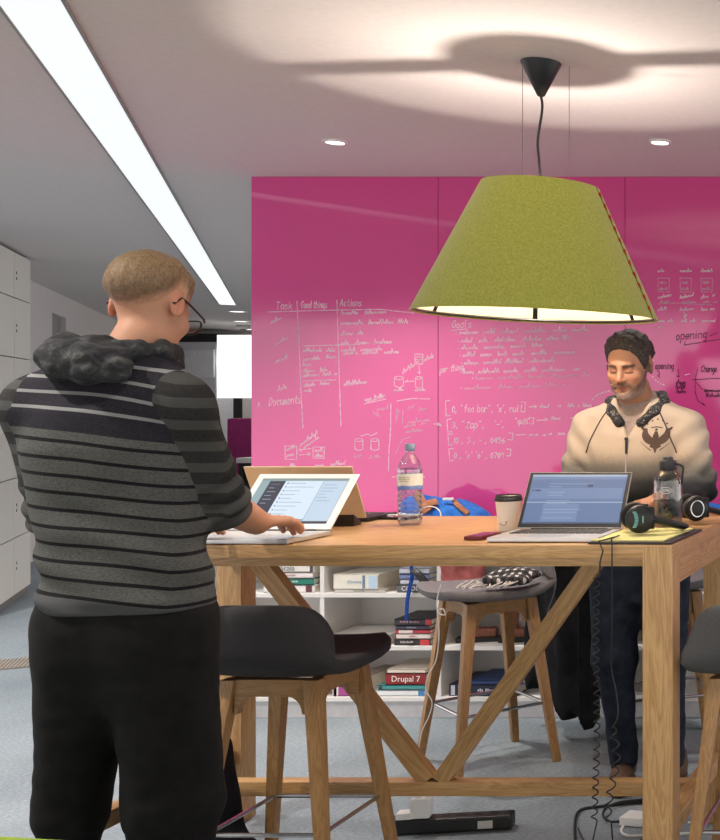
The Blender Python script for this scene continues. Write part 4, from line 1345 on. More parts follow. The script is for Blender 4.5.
def surface_nets(fn, lo, hi, h, blk=12):
    lo = np.array(lo, np.float32); hi = np.array(hi, np.float32)
    dim = np.ceil((hi - lo) / h).astype(int) + 1
    nb = np.ceil(dim / blk).astype(int)
    dim = nb * blk + 1
    bi = np.stack(np.meshgrid(*[np.arange(q) for q in nb], indexing='ij'), -1).reshape(-1, 3)
    cen = lo + (bi * blk + blk / 2) * h
    dc = fn(cen.astype(np.float32))
    act = np.abs(dc) < 0.87 * blk * h * 1.5 + 0.01
    G = np.empty(tuple(dim), np.float32)
    for (i, j, k), d in zip(bi[~act], dc[~act]):
        G[i * blk:(i + 1) * blk + 1, j * blk:(j + 1) * blk + 1, k * blk:(k + 1) * blk + 1] = d
    loc = np.stack(np.meshgrid(*[np.arange(blk + 1)] * 3, indexing='ij'), -1).reshape(-1, 3)
    A = bi[act]
    for s in range(0, len(A), 60):
        q = A[s:s + 60]
        pts = (lo + ((q[:, None, :] * blk + loc[None]) * h)).reshape(-1, 3).astype(np.float32)
        v = fn(pts).reshape(len(q), blk + 1, blk + 1, blk + 1)
        for (i, j, k), w in zip(q, v):
            G[i * blk:(i + 1) * blk + 1, j * blk:(j + 1) * blk + 1, k * blk:(k + 1) * blk + 1] = w
    S = G < 0
    c = np.zeros(tuple(dim - 1), np.uint8)
    for dx in (0, 1):
        for dy in (0, 1):
            for dz in (0, 1):
                c += S[dx:dim[0] - 1 + dx, dy:dim[1] - 1 + dy, dz:dim[2] - 1 + dz]
    cells = np.argwhere((c > 0) & (c < 8))
    idx = -np.ones(tuple(dim - 1), np.int32)
    idx[tuple(cells.T)] = np.arange(len(cells))
    acc = np.zeros((len(cells), 3)); cnt = np.zeros(len(cells))
    for ax in range(3):
        o1, o2 = [a for a in range(3) if a != ax]
        for u in (0, 1):
            for w in (0, 1):
                a = cells.copy(); a[:, o1] += u; a[:, o2] += w
                e = a.copy(); e[:, ax] += 1
                va, ve = G[tuple(a.T)], G[tuple(e.T)]
                m = (va < 0) != (ve < 0)
                t = np.where(m, va / np.where(m, va - ve, 1), 0)
                pnt = a.astype(float); pnt[:, ax] += t
                acc[m] += pnt[m]; cnt[m] += 1
    V = lo + acc / cnt[:, None] * h
    faces = []
    for ax in range(3):
        o1, o2 = (ax + 1) % 3, (ax + 2) % 3
        sl = [slice(None)] * 3; s2 = [slice(None)] * 3
        sl[ax] = slice(0, -1); s2[ax] = slice(1, None)
        a, e = S[tuple(sl)], S[tuple(s2)]
        E_ = np.argwhere(a != e)
        ok = (E_[:, o1] > 0) & (E_[:, o2] > 0) & (E_[:, o1] < dim[o1] - 1) & (E_[:, o2] < dim[o2] - 1)
        E_ = E_[ok]
        inside = a[tuple(E_.T)]
        def cid(d1, d2):
            q = E_.copy(); q[:, o1] += d1; q[:, o2] += d2
            return idx[tuple(q.T)]
        q = np.stack([cid(-1, -1), cid(0, -1), cid(0, 0), cid(-1, 0)], 1)
        q[~inside] = q[~inside][:, ::-1]
        faces.append(q)
    Fc = np.concatenate(faces)
    Fc = Fc[(Fc >= 0).all(1)]
    return V, Fc

def sdf_mesh(name, fn, lo, hi, h, m, parent=None, relax=1, attrs=None, loc=None, rot=None):
    V, Fc = surface_nets(fn, lo, hi, h)
    for _ in range(relax):                                   # gentle relaxation
        acc = np.zeros_like(V); cnt = np.zeros(len(V))
        for a, c in ((0, 1), (1, 2), (2, 3), (3, 0)):
            np.add.at(acc, Fc[:, a], V[Fc[:, c]]); np.add.at(cnt, Fc[:, a], 1)
            np.add.at(acc, Fc[:, c], V[Fc[:, a]]); np.add.at(cnt, Fc[:, c], 1)
        V = V * 0.5 + 0.5 * acc / np.maximum(cnt, 1)[:, None]
    me = bpy.data.meshes.new(name)
    me.vertices.add(len(V)); me.vertices.foreach_set('co', V.astype(np.float32).ravel())
    me.loops.add(len(Fc) * 4); me.loops.foreach_set('vertex_index', Fc.astype(np.int32).ravel())
    me.polygons.add(len(Fc)); me.polygons.foreach_set('loop_start', np.arange(0, len(Fc) * 4, 4, dtype=np.int32))
    me.update(calc_edges=True)
    me.validate()
    if attrs:
        for an, af in attrs.items():
            val = af(V.astype(np.float32))
            if val.ndim == 1:
                at = me.attributes.new(an, 'FLOAT', 'POINT'); at.data.foreach_set('value', val.astype(np.float32))
            else:
                at = me.attributes.new(an, 'FLOAT_COLOR', 'POINT')
                at.data.foreach_set('color', np.concatenate([val, np.ones((len(val), 1))], 1).astype(np.float32).ravel())
    return link(name, me, m, parent, True, 0, loc, rot)

def smin(a, b, k):
    h = np.clip(0.5 + 0.5 * (b - a) / k, 0, 1)
    return b + (a - b) * h - k * h * (1 - h)
def smax(a, b, k):
    return -smin(-a, -b, k)
def cap(p, a, b, ra, rb=None):
    rb = ra if rb is None else rb
    a = np.array(a, np.float32); b = np.array(b, np.float32)
    ba = b - a
    pa = p - a
    t = np.clip((pa @ ba) / (ba @ ba), 0, 1)
    return np.linalg.norm(pa - t[:, None] * ba, axis=1) - (ra + (rb - ra) * t)
def ell(p, c, r, rot=None):
    q = p - np.array(c, np.float32)
    if rot is not None:
        q = q @ np.array(rot, np.float32)
    r = np.array(r, np.float32)
    k0 = np.linalg.norm(q / r, axis=1)
    k1 = np.linalg.norm(q / (r * r), axis=1)
    return np.where(k1 > 1e-9, k0 * (k0 - 1) / np.maximum(k1, 1e-9), -r.min())
def rbox(p, c, s, r, rot=None):
    q = p - np.array(c, np.float32)
    if rot is not None:
        q = q @ np.array(rot, np.float32)
    q = np.abs(q) - (np.array(s, np.float32) / 2 - r)
    return np.linalg.norm(np.maximum(q, 0), axis=1) + np.minimum(q.max(1), 0) - r
def loft(p, prof, nexp=2.4, inflate=0.0):
    """prof rows: z, cx, cy, a, b (half width, half depth)"""
    t = np.array(prof, np.float32)
    z = np.clip(p[:, 2], t[0, 0], t[-1, 0])
    cx, cy, a, b = [np.interp(z, t[:, 0], t[:, i]) for i in (1, 2, 3, 4)]
    a = a + inflate; b = b + inflate
    q = (np.abs((p[:, 0] - cx) / a) ** nexp + np.abs((p[:, 1] - cy) / b) ** nexp) ** (1 / nexp)
    d = (q - 1) * np.minimum(a, b)
    dz = np.maximum(t[0, 0] - p[:, 2], p[:, 2] - t[-1, 0])
    return np.where(dz > 0, np.sqrt(np.maximum(d, 0) ** 2 + dz ** 2), np.maximum(d, dz))
def rotm(e):
    return np.array(Euler(e).to_matrix())            # columns = local axes; q @ M gives local coordinates

def cloth_mat(name, c1, c2, scale=40, rough=0.9, bump=0.4):
    n = N(name)
    f = n.noise(n.coord(), scale, 4, 0.6)
    n.set(Base_Color=n.ramp(f, [(0.3, c1), (0.7, c2)]), Roughness=rough)
    n.b.inputs['Specular IOR Level'].default_value = 0.2
    n.bump(f, bump, 0.003)
    return n.m

# blue backpack lying on the bookshelf top, straps hanging down
BLUE = cloth_mat('blue_nylon', rgb(36, 92, 178), rgb(62, 128, 212), 25)
BLUED = cloth_mat('navy_strap', rgb(22, 52, 120), rgb(34, 74, 150), 60)
TAN = cloth_mat('tan_strap', rgb(150, 96, 70), rgb(186, 130, 98), 60)
st = SHZ[-1]
bx = P(452, 0, 5.42).x
t = thing('backpack', 'blue backpack with tan straps lying on the white bookshelf behind the water bottle', 'backpack', (bx, 5.40, st + 0.0008))
def f_bag(p):
    d = ell(p, (-0.02, 0, 0.085), (0.185, 0.125, 0.095))
    d = smin(d, ell(p, (-0.13, -0.02, 0.115), (0.085, 0.10, 0.085)), 0.04)
    d = smin(d, ell(p, (0.09, -0.02, 0.065), (0.115, 0.105, 0.07)), 0.04)
    d = d + 0.010 * sines(p, 38, 5)
    return smax(d, -p[:, 2], 0.02)
sdf_mesh('body', f_bag, (-0.28, -0.16, -0.02), (0.28, 0.16, 0.24), 0.007, BLUE, t)
b = BM()
tube(b, smooth_path([(-0.10, -0.10, 0.125), (-0.055, -0.115, 0.165), (-0.02, -0.09, 0.175)], 6), 0.022, 8, flat=0.4)
tube(b, smooth_path([(-0.13, -0.06, 0.208), (-0.09, -0.10, 0.18), (-0.045, -0.128, 0.13)], 6), 0.02, 8, flat=0.4)
tube(b, smooth_path([(0.05, -0.07, 0.175), (0.09, -0.10, 0.15), (0.13, -0.105, 0.12)], 6), 0.012, 8, flat=0.5)
obj('strap', b, TAN, t)
b = BM(); box(b, (0.03, -0.085, 0.185), (0.05, 0.012, 0.012), 0.004); obj('tag', b, WHITEP, t)
b = BM()
x0 = P(405, 0, 5.22).x - bx
tube(b, smooth_path([(-0.15, -0.10, 0.03), (x0 + 0.0, -0.158, 0.008), (x0, -0.172, -0.05), (x0 + 0.022, -0.175, -0.09), (x0 + 0.030, -0.176, -0.155), (x0 + 0.022, -0.175, -0.20), (x0 + 0.008, -0.174, -0.27), (x0 + 0.004, -0.174, -0.36)], 6), 0.012, 8, flat=0.3)
obj('hanging_strap', b, BLUED, t)
b = BM(); tube(b, smooth_path([(x0 + 0.035, -0.178, -0.13), (x0 + 0.065, -0.19, -0.148), (x0 + 0.10, -0.19, -0.188)], 5), 0.016, 8, flat=0.5); obj('buckle', b, BLACK, t)

PINKC = cloth_mat('dusty_pink_cloth', rgb(158, 84, 84), rgb(190, 112, 108), 30)
px0 = P(466, 0, 5.22).x
def f_pink(p):
    d = rbox(p, (0, 0.0, -0.13), (0.20, 0.035, 0.33), 0.015)
    d = smin(d, rbox(p, (0, 0.03, 0.012), (0.21, 0.09, 0.026), 0.012), 0.03)
    return d + 0.007 * sines(p, 40, 9)
b = thing('hanging_cloth', 'dusty pink cloth hanging over the bookshelf edge above the grey stool', 'cloth', (px0, 5.196, st + 0.006))
sdf_mesh('drape', f_pink, (-0.14, -0.06, -0.32), (0.14, 0.23, 0.06), 0.007, PINKC, b)

t = thing('backpack', 'second blue bag on the bookshelf top at the right photo edge', 'backpack', (P(712, 0, 5.42).x, 5.41, st + 0.0008))
def f_bag2(p):
    d = ell(p, (0, 0, 0.07), (0.17, 0.12, 0.085)) + 0.009 * sines(p, 38, 15)
    return smax(d, -p[:, 2], 0.02)
sdf_mesh('body', f_bag2, (-0.23, -0.16, -0.02), (0.23, 0.16, 0.2), 0.008, BLUE, t)
b = BM(); tube(b, smooth_path([(-0.06, -0.09, 0.10), (0.0, -0.115, 0.12), (0.08, -0.10, 0.11)], 6), 0.014, 8, flat=0.4); obj('strap', b, TAN, t)

# black coat over the back of the grey stool
COAT = cloth_mat('black_coat', rgb(15, 15, 18), rgb(30, 30, 34), 30)
t = thing('coat', 'black zipped coat draped over the grey stool back and hanging to the floor', 'coat', (-1.738, 4.852, 0))
cr = rotm((0, 0, R(-45)))
def f_coat(p):
    q = p.copy()
    w = 0.165 + 0.02 * np.clip((0.75 - q[:, 2]) / 0.6, 0, 1)
    u = (q[:, 0] - q[:, 1]) * 0.7071          # along the stool back
    v_ = (q[:, 0] + q[:, 1]) * 0.7071         # outward
    z = q[:, 2]
    bot_ = 0.12 + 0.07 * np.clip((-u - .05) / 0.2, -0.3, 1) + 0.03 * np.sin(u * 40) 
    thick = 0.038 + 0.012 * np.sin(u * 38 + z * 4)
    uc = u + 0.085
    w = w + 0.085
    d = np.maximum(np.maximum(np.abs(uc) - w, np.abs(v_ - 0.088 - 0.02 * np.sin(u * 22)) - thick), np.maximum(z - 0.95, bot_ - z))
    roll = np.sqrt(np.maximum(np.abs(uc) - w + 0.03, 0) ** 2 + (v_ - 0.05) ** 2 + (z - 0.96) ** 2 * 1.2) - 0.05
    sl = cap(p, (0.14, 0.00, 0.84), (0.16, -0.01, 0.42), 0.048, 0.040)
    d = smin(smin(d, roll, 0.04), sl, 0.03)
    return (d + 0.008 * sines(p, 30, 21)) * 0.8
sdf_mesh('shell', f_coat, (-0.40, -0.36, 0.05), (0.36, 0.42, 1.06), 0.008, COAT, t, relax=2)
b = BM(); tube(b, [Vector((0.045 + 0.02 * math.sin(k * .5), -0.098 + 0.0 * k, 0.80 - k * 0.028)) + Vector((-0.015, -0.018, 0)) for k in range(12)], 0.0028, 6); obj('zip', b, plain('zip_grey', rgb(140, 140, 146), 0.4), t)

# plaid scarf on the grey stool seat
n = N('plaid_wool')
sp = n.new('ShaderNodeSeparateXYZ'); n.l(n.coord((1, 1, 1)), sp.inputs[0])
wvx = n.math('GREATER_THAN', n.math('FRACT', n.math('MULTIPLY', sp.outputs['X'], 33.0)), 0.6)
wvy = n.math('GREATER_THAN', n.math('FRACT', n.math('MULTIPLY', sp.outputs['Y'], 33.0)), 0.6)
f = n.math('MULTIPLY', n.math('ADD', wvx, wvy), 0.5)
n.set(Base_Color=n.ramp(f, [(0.0, rgb(30, 29, 31)), (0.5, rgb(62, 60, 62)), (1.0, rgb(206, 202, 198))]), Roughness=0.95)
PLAID = n.m
t = thing('scarf', 'black and white plaid scarf with a fringe lying on the grey stool seat', 'scarf', (-1.835, 4.520, SEATZ + 0.048))
def f_scarf(p):
    d = rbox(p, (0.03, 0.0, 0.018), (0.17, 0.12, 0.034), 0.016, rotm((0, 0, R(20))))
    d = smin(d, ell(p, (0.05, 0.05, 0.03), (0.10, 0.05, 0.03)), 0.03)
    return d + 0.007 * sines(p, 60, 31)
sdf_mesh('cloth', f_scarf, (-0.14, -0.13, -0.02), (0.2, 0.15, 0.09), 0.006, PLAID, t)
b = BM()
for k in range(16):
    x = -0.10 + k * 0.013
    y0 = -0.055 + 0.02 * math.sin(k)
    tube(b, smooth_path([(x, y0, 0.020), (x - 0.010 + random.uniform(-.012, .012), y0 - 0.03, 0.012), (x - 0.02 + random.uniform(-.02, .02), y0 - 0.062, 0.003 + random.uniform(-.002, .006))], 3), 0.0032, 5)
obj('fringe', b, plain('fringe_white', rgb(196, 190, 186), 0.9, var=0.4, scale=80), t)

# black rucksack on the carpet under the table's left end
t = thing('rucksack', 'black rucksack on the carpet behind the legs of the man in the striped top', 'backpack', (-2.295, 3.43, 0.0006))
def f_ruck(p):
    d = rbox(p, (-0.02, 0, 0.235), (0.27, 0.17, 0.47), 0.08, rotm((0, R(-8), 0)))
    d = smin(d, rbox(p, (-0.02, -0.09, 0.15), (0.22, 0.09, 0.24), 0.04, rotm((0, R(-8), 0))), 0.03)
    d = smin(d, ell(p, (0.10, 0, 0.07), (0.10, 0.09, 0.075)), 0.05)
    return smax(d + 0.006 * sines(p, 32, 41), -p[:, 2], 0.02)
sdf_mesh('body', f_ruck, (-0.27, -0.2, -0.03), (0.27, 0.16, 0.56), 0.009, COAT, t)
b = BM(); tube(b, smooth_path([(-0.13, -0.085, 0.34), (-0.03, -0.10, 0.375), (0.06, -0.09, 0.35)], 8), 0.006, 6); tube(b, smooth_path([(-0.10, -0.138, 0.24), (-0.02, -0.145, 0.262), (0.07, -0.138, 0.25)], 8), 0.005, 6); obj('zip', b, plain('zip_dull', rgb(92, 92, 94), 0.4, 0.4), t)
b = BM(); tube(b, smooth_path([(-0.09, 0.0, 0.475), (-0.06, -0.02, 0.525), (-0.01, -0.02, 0.525), (0.01, 0.0, 0.48)], 8), 0.010, 8); obj('handle', b, BLACK, t)

# white earphone wire caught on the grey stool leg
b = BM()
q = [(441, 584, 4.27), (437, 600, 4.265), (438, 612, 4.265), (445, 615, 4.265), (443, 609, 4.26), (438, 613, 4.265), (439, 635, 4.27), (436, 660, 4.28), (428, 676, 4.28), (426, 690, 4.28), (432, 702, 4.29), (429, 716, 4.30), (421, 735, 4.33), (417, 770, 4.44)]
tube(b, smooth_path([P(*k) for k in q], 6), 0.0022, 6)
tag(obj('earphone_wire', b, WHITEP), 'thin white earphone wire dangling down the front left leg of the grey stool', 'cable')
# ================================================================== PEOPLE
def near(p, c, r, fn):
    """evaluate fn only near a ball; elsewhere the distance to the ball stands in"""
    d = np.linalg.norm(p - np.array(c, np.float32), axis=1) - r
    m = d < 0.07
    if m.any():
        d[m] = fn(p[m])
    return d

def head_core(q):
    d = ell(q, (0, .012, .034), (.0765, .097, .086))
    d = smin(d, ell(q, (0, -.022, -.03), (.0635, .074, .088)), .03)
    d = smin(d, ell(q, (0, -.035, -.080), (.051, .053, .042)), .03)
    return d
def head_sdf(q):
    d = head_core(q)
    d = smin(d, ell(q, (0, -.076, -.104), (.024, .019, .019)), .02)
    a = q.copy(); a[:, 0] = np.abs(a[:, 0])
    d = smin(d, ell(a, (.040, -.058, -.030), (.026, .026, .024)), .02)
    d = smin(d, cap(a, (0, -.088, .016), (.036, -.078, .014), .011), .012)
    d = smax(d, -ell(a, (.031, -.099, -.004), (.017, .017, .012)), .012)
    d = smin(d, ell(a, (.031, -.076, -.004), (.0155, .0135, .0125)), .004)
    d = smin(d, cap(q, (0, -.090, .006), (0, -.111, -.034), .0075, .0115), .010)
    d = smin(d, ell(a, (.0115, -.100, -.038), (.0085, .011, .0085)), .006)
    d = smax(d, -ell(a, (.006, -.107, -.049), (.0045, .006, .004)), .003)
    d = smin(d, ell(q, (0, -.092, -.064), (.023, .011, .0065)), .006)
    d = smin(d, ell(q, (0, -.090, -.077), (.020, .011, .0075)), .006)
    d = smax(d, -cap(a, (0, -.105, -.0702), (.024, -.092, -.0708), .0017), .003)
    ear = ell(a, (.080, .014, -.006), (.009, .0205, .033), rotm((R(-12), 0, R(14))))
    ear = smax(ear, -ell(a, (.0885, .010, -.004), (.006, .012, .021), rotm((R(-12), 0, R(14)))), .004)
    d = smin(d, ear, .008)
    return d
def hair_sdf(q, line, top, side, seed, amp):
    """cap of hair over the cranium: line = [(y, lowest z)...], thickness from side to top"""
    ln = np.array(line, np.float32)
    a = q.copy(); a[:, 0] = np.abs(a[:, 0])
    zb = np.interp(q[:, 1], ln[:, 0], ln[:, 1])
    t = np.clip((q[:, 2] - zb) / 0.075, 0, 1)
    th = side * (0.3 + 0.7 * np.clip(t * 1.6, 0, 1)) + (top - side) * t ** 1.5
    st = q * np.array([1.6, .55, 1.0], np.float32)
    d = head_core(q) - th - amp * (0.4 + t) * sines(st, 150, seed)
    d = smax(d, zb - q[:, 2] + 0.004 * sines(q, 120, seed + 1), 0.006)
    return d
def hand(w, fwd, lat, s=1.0, curl=(14, 22, 18), spread=1.0, thumb=1.0):
    w, f, l = Vector(w), Vector(fwd).normalized(), Vector(lat).normalized()
    l = (l - f * l.dot(f)).normalized()
    up = l.cross(f)
    if up.z < 0:
        up = -up
    out = [(w - f * 0.02 * s, w + f * 0.02 * s, 0.024 * s, 0.024 * s)]
    for o_, ln, k in ((0.030, 0.072, 0.088), (0.010, 0.080, 0.092), (-0.010, 0.074, 0.088), (-0.028, 0.058, 0.080)):
        o2 = o_ * s
        kn = w + f * k * s + l * o2
        out.append((w + f * 0.01 * s + l * o2 * 0.6, kn, 0.0145 * s, 0.0112 * s))
        ang, p = 0.0, kn
        for seg, c in zip((0.46, 0.30, 0.24), curl):
            ang += R(c + random.uniform(-3, 3))
            dvec = (f * math.cos(ang) - up * math.sin(ang) + l * (o_ * 1.6 * spread)).normalized()
            p2 = p + dvec * ln * seg * s
            out.append((p, p2, (0.0098 if seg > .4 else 0.0088) * s, (0.0088 if seg > .25 else 0.0076) * s))
            p = p2
    t0 = w + f * 0.018 * s + l * 0.022 * s
    t1 = t0 + (f * 0.6 + l * 0.75 * thumb - up * 0.25).normalized() * 0.042 * s
    t2 = t1 + (f * 0.92 + l * 0.25 * thumb - up * 0.2).normalized() * 0.033 * s
    t3 = t2 + (f * 1.0 - l * 0.05 - up * 0.15).normalized() * 0.026 * s
    out += [(t0, t1, 0.0145 * s, 0.0115 * s), (t1, t2, 0.011 * s, 0.0098 * s), (t2, t3, 0.0098 * s, 0.008 * s)]
    return out
def hand_sdf(p, caps):
    d = None
    for a, b_, ra, rb in caps:
        c = cap(p, a, b_, ra, rb)
        d = c if d is None else smin(d, c, 0.006)
    return d

def skin_mat(name):
    n = N(name)
    a = n.attr('skin')
    f = n.noise(n.coord(), 180, 3)
    n.set(Base_Color=n.mix(0.18, a.outputs['Color'], n.ramp(f, [(0.3, (.78, .72, .70, 1)), (0.7, (1, 1, 1, 1))]), 'MULTIPLY'), Roughness=0.6)
    n.b.inputs['Subsurface Weight'].default_value = 0.12
    n.b.inputs['Subsurface Radius'].default_value = (0.012, 0.005, 0.003)
    return n.m

def paint(base, cols):
    """cols: list of (weight array, colour)"""
    c = np.tile(np.array(base[:3], np.float32), (len(cols[0][0]), 1)) if cols else None
    for w, k in cols:
        w = np.clip(w, 0, 1)[:, None]
        c = c * (1 - w) + np.array(k[:3], np.float32) * w
    return c
def soft(d, k):
    return np.clip(0.5 - d / k, 0, 1)

# ------------------------------------------------------------------ THE MAN IN THE STRIPED TOP (faces +Y)
M1 = Vector((-2.06, 2.765, 0))
p1 = thing('person', 'man in a grey striped hooded top and black trousers standing with his back turned', 'person', M1, 0)
HC1 = np.array((0.040, 0.080, 1.690), np.float32)
H1M = np.array((Matrix.Rotation(math.pi, 3, 'Z') @ Matrix.Rotation(R(24), 3, 'X')))
h1 = lambda p: (p - HC1) @ H1M
HK1 = 0.98
SHR, ELR, WRR = (0.170, -0.005, 1.442), (0.186, 0.115, 1.20), (0.138, 0.350, 1.124)
SHL, ELL_, WRL = (-0.160, -0.01, 1.438), (-0.182, 0.075, 1.18), (-0.085, 0.33, 1.122)
HR1 = hand(WRR, (0.10, 0.99, -0.03), (-1, 0.1, 0.05), 1.08, (16, 22, 14), 1.2)
HL1 = hand(WRL, (0.10, 0.99, -0.03), (1, 0.1, 0.05), 1.02, (16, 22, 14), 1.2)
TOR1 = [(0.93, .050, 0, .180, .125), (1.05, .042, 0, .174, .122), (1.20, .018, .005, .180, .122), (1.34, .008, -.004, .188, .128), (1.43, .004, -.004, .182, .118), (1.50, .005, .012, .145, .088), (1.56, .012, .03, .085, .066)]
LEG1 = [((.125, 0, .90), (.142, .02, .48), .108, .088), ((.142, .02, .48), (.150, -.01, .09), .084, .050), ((-.046, 0, .90), (-.098, .01, .48), .106, .060), ((-.098, .01, .48), (-.105, -.01, .09), .060, .042)]
def body1(p):
    d = loft(p, [(z, a, b_, c - .02, e - .018) for z, a, b_, c, e in TOR1])
    for a, b_, ra, rb in LEG1:
        d = smin(d, cap(p, a, b_, ra - .018, rb - .014), .03)
    for s, e, w in ((SHR, ELR, WRR), (SHL, ELL_, WRL)):
        d = smin(d, cap(p, s, e, .048, .041), .02)
        d = smin(d, cap(p, e, w, .051, .034), .012)
    d = smin(d, cap(p, HC1 + np.array((0.0, -.035, -.085)), (0.012, 0.012, 1.50), .056, .064), .025)
    d = np.minimum(d, 9)
    d = smin(d, near(p, HC1, .16, lambda q: head_sdf(h1(q) / HK1) * HK1), .012)
    d = smin(d, near(p, Vector(WRR) + Vector((0.01, 0.08, -.01)), .13, lambda q: hand_sdf(q, HR1)), .008)
    d = smin(d, near(p, Vector(WRL) + Vector((0.01, 0.08, -.01)), .13, lambda q: hand_sdf(q, HL1)), .008)
    return d
def skin1(p):
    q = h1(p) / HK1
    a = q.copy(); a[:, 0] = np.abs(a[:, 0])
    ear = soft(np.abs(a[:, 0] - .085) - .012, .01) * soft(np.abs(q[:, 2] + .006) - .035, .01) * soft(np.abs(q[:, 1] - .014) - .03, .01)
    lips = soft(ell(q, (0, -.100, -.071), (.024, .02, .012)), .004)
    arm = soft(1.25 - p[:, 1] * 0 - 0.0 - p[:, 2] * 0 - 1.25 + (p[:, 2] - 1.3), .1)
    return paint(rgb(184, 134, 106), [(arm * .25, rgb(186, 130, 100)), (ear * .55, rgb(198, 124, 98)), (lips * .6, rgb(176, 100, 90))])
SKIN = skin_mat('skin')
sdf_mesh('body', body1, (-.36, -.24, .02), (.36, .60, 1.9), .0042, SKIN, p1, attrs={'skin': skin1})
# hair
n = N('blond_hair')
f = n.noise(n.coord((130, 60, 45)), 2.6, 3, 0.65, 0.6)
fd = n.attr('fade').outputs['Fac']
hz = n.new('ShaderNodeSeparateXYZ'); n.l(n.coord(), hz.inputs[0])
ht = n.math('MULTIPLY_ADD', hz.outputs['Z'], 1 / 0.10, -1.70 / 0.10)
hc = n.mix(n.ramp(ht, [(0.0, (0, 0, 0, 1)), (1.0, (1, 1, 1, 1))]), n.ramp(f, [(0.3, rgb(70, 50, 36)), (0.7, rgb(120, 90, 64))]), n.ramp(f, [(0.3, rgb(104, 78, 52)), (0.7, rgb(170, 138, 98))]))
n.set(Base_Color=n.mix(fd, rgb(190, 142, 114), hc), Roughness=0.55)
n.bump(f, 0.5, 0.002)
L1 = [(-.10, .072), (-.075, .060), (-.05, .035), (-.028, .0), (-.012, .0), (0, .034), (.02, .036), (.04, .004), (.06, -.030), (.085, -.062), (.11, -.070)]
def fade1(p):
    q = h1(p) / HK1
    zb = np.interp(q[:, 1], [k[0] for k in L1], [k[1] for k in L1])
    return np.clip((q[:, 2] - zb - .004) / .045 + .25 * sines(q * np.array([1, 1, .4], np.float32), 300, 5), 0, 1)
sdf_mesh('hair', lambda p: hair_sdf(h1(p) / HK1, L1, .015, .0030, 3, .0014) * HK1, HC1 - .15, HC1 + .16, .0030, n.m, p1, attrs={'fade': fade1})
# glasses
def P1(x, y, z):
    v = Matrix(H1M) @ (Vector((x, y, z)) * HK1)
    return v + Vector(HC1)
FRAME = plain('glasses_black', rgb(20, 18, 18), 0.3)
g = thing_part = bpy.data.objects.new('tmp', None); bpy.data.objects.remove(g)
b = BM()
for s in (-1, 1):
    tube(b, [P1(s * x, y, z) for x, y, z in ((.0815, .030, -.012), (.0825, .012, .016), (.081, -.02, .016), (.076, -.095, .010), (.070, -.108, .008))], 0.0026, 8, flat=1.6)
    c = (s * .036, -.112, -.006)
    pts = []
    for i in range(28):
        a = 2 * math.pi * i / 28
        sx_r, sz_r = .0285, .0195
        cx_, sz_ = math.cos(a), math.sin(a)
        pts.append(P1(c[0] + sx_r * math.copysign(abs(cx_) ** .7, cx_), c[1] + abs(cx_) * .004, c[2] + sz_r * math.copysign(abs(sz_) ** .7, sz_)))
    tube(b, pts, 0.0022, 8, True)
tube(b, [P1(-.009, -.112, .002), P1(0, -.115, .005), P1(.009, -.112, .002)], 0.002, 8)
gl = obj('glasses', b, FRAME, p1)
b = BM()
for s in (-1, 1):
    b.faces.new([b.verts.new(P1(s * .036 + .0275 * math.cos(2 * math.pi * i / 24), -.1118, -.006 + .0185 * math.sin(2 * math.pi * i / 24))) for i in range(24)])
obj('lenses', b, clear('glasses_lens', (.95, .97, .97, 1), 1.0), gl, smooth=False)
# trousers
TRO = cloth_mat('black_trousers', rgb(11, 10, 11), rgb(22, 21, 21), 26)
def trouser_sdf(p, legs, hip, z0, ztop, seed, bag=0.0):
    d = loft(p, hip)
    for a, b_, ra, rb in legs:
        d = smin(d, cap(p, a, b_, ra + bag, rb + bag), .045)
    d = d + .0050 * sines(p * np.array([.8, .8, 1.8], np.float32), 36, seed) * np.clip(1.15 - p[:, 2], .3, 1)
    return smax(smax(d, z0 - p[:, 2], .004), p[:, 2] - ztop, .004)
LEG1b = [(a, b_, ra + .004, rb + .014) for a, b_, ra, rb in LEG1]
sdf_mesh('trousers', lambda p: trouser_sdf(p, LEG1b, [(.72, .040, 0, .120, .070), (.84, .040, 0, .170, .112), (.95, .042, 0, .180, .120), (1.03, .038, 0, .172, .118)], .045, 1.02, 51), (-.30, -.22, .02), (.34, .24, 1.06), .007, TRO, p1)
# shoes
SHOE = plain('black_shoe', rgb(24, 22, 22), 0.5)
def shoe(parent, x, y, ang, m, sole=(30, 28, 28)):
    """toe towards local -Y turned by ang"""
    Rm = rotm((0, 0, R(ang)))
    def fn(p):
        q = (p - np.array((x, y, 0), np.float32)) @ Rm
        d = ell(q, (0, -.07, .042), (.047, .105, .045))
        d = smin(d, ell(q, (0, .055, .055), (.038, .058, .058)), .03)
        d = smin(d, cap(q, (0, .04, .05), (0, .045, .105), .045, .044), .02)
        d = smax(d, q[:, 2] - .112, .006)
        return smax(d, .018 - q[:, 2], .004)
    o = sdf_mesh('shoe', fn, (x - .22, y - .22, -.01), (x + .22, y + .22, .15), .006, m, parent)
    def fs(p):
        q = (p - np.array((x, y, 0), np.float32)) @ Rm
        w = .048 - .010 * np.clip((q[:, 1] - .0) / .1, 0, 1)
        e = (np.abs(q[:, 0]) / w) ** 2.5 + (np.abs(q[:, 1] + .025) / .152) ** 2.5
        return np.maximum((e ** .4 - 1) * .045, np.abs(q[:, 2] - .0105) - .0098)
    sdf_mesh('sole', fs, (x - .2, y - .22, -.01), (x + .2, y + .22, .04), .005, plain('shoe_sole', rgb(*sole), 0.6), o)
shoe(p1, .150, .02, 172, SHOE); shoe(p1, -.105, .02, 188, SHOE)
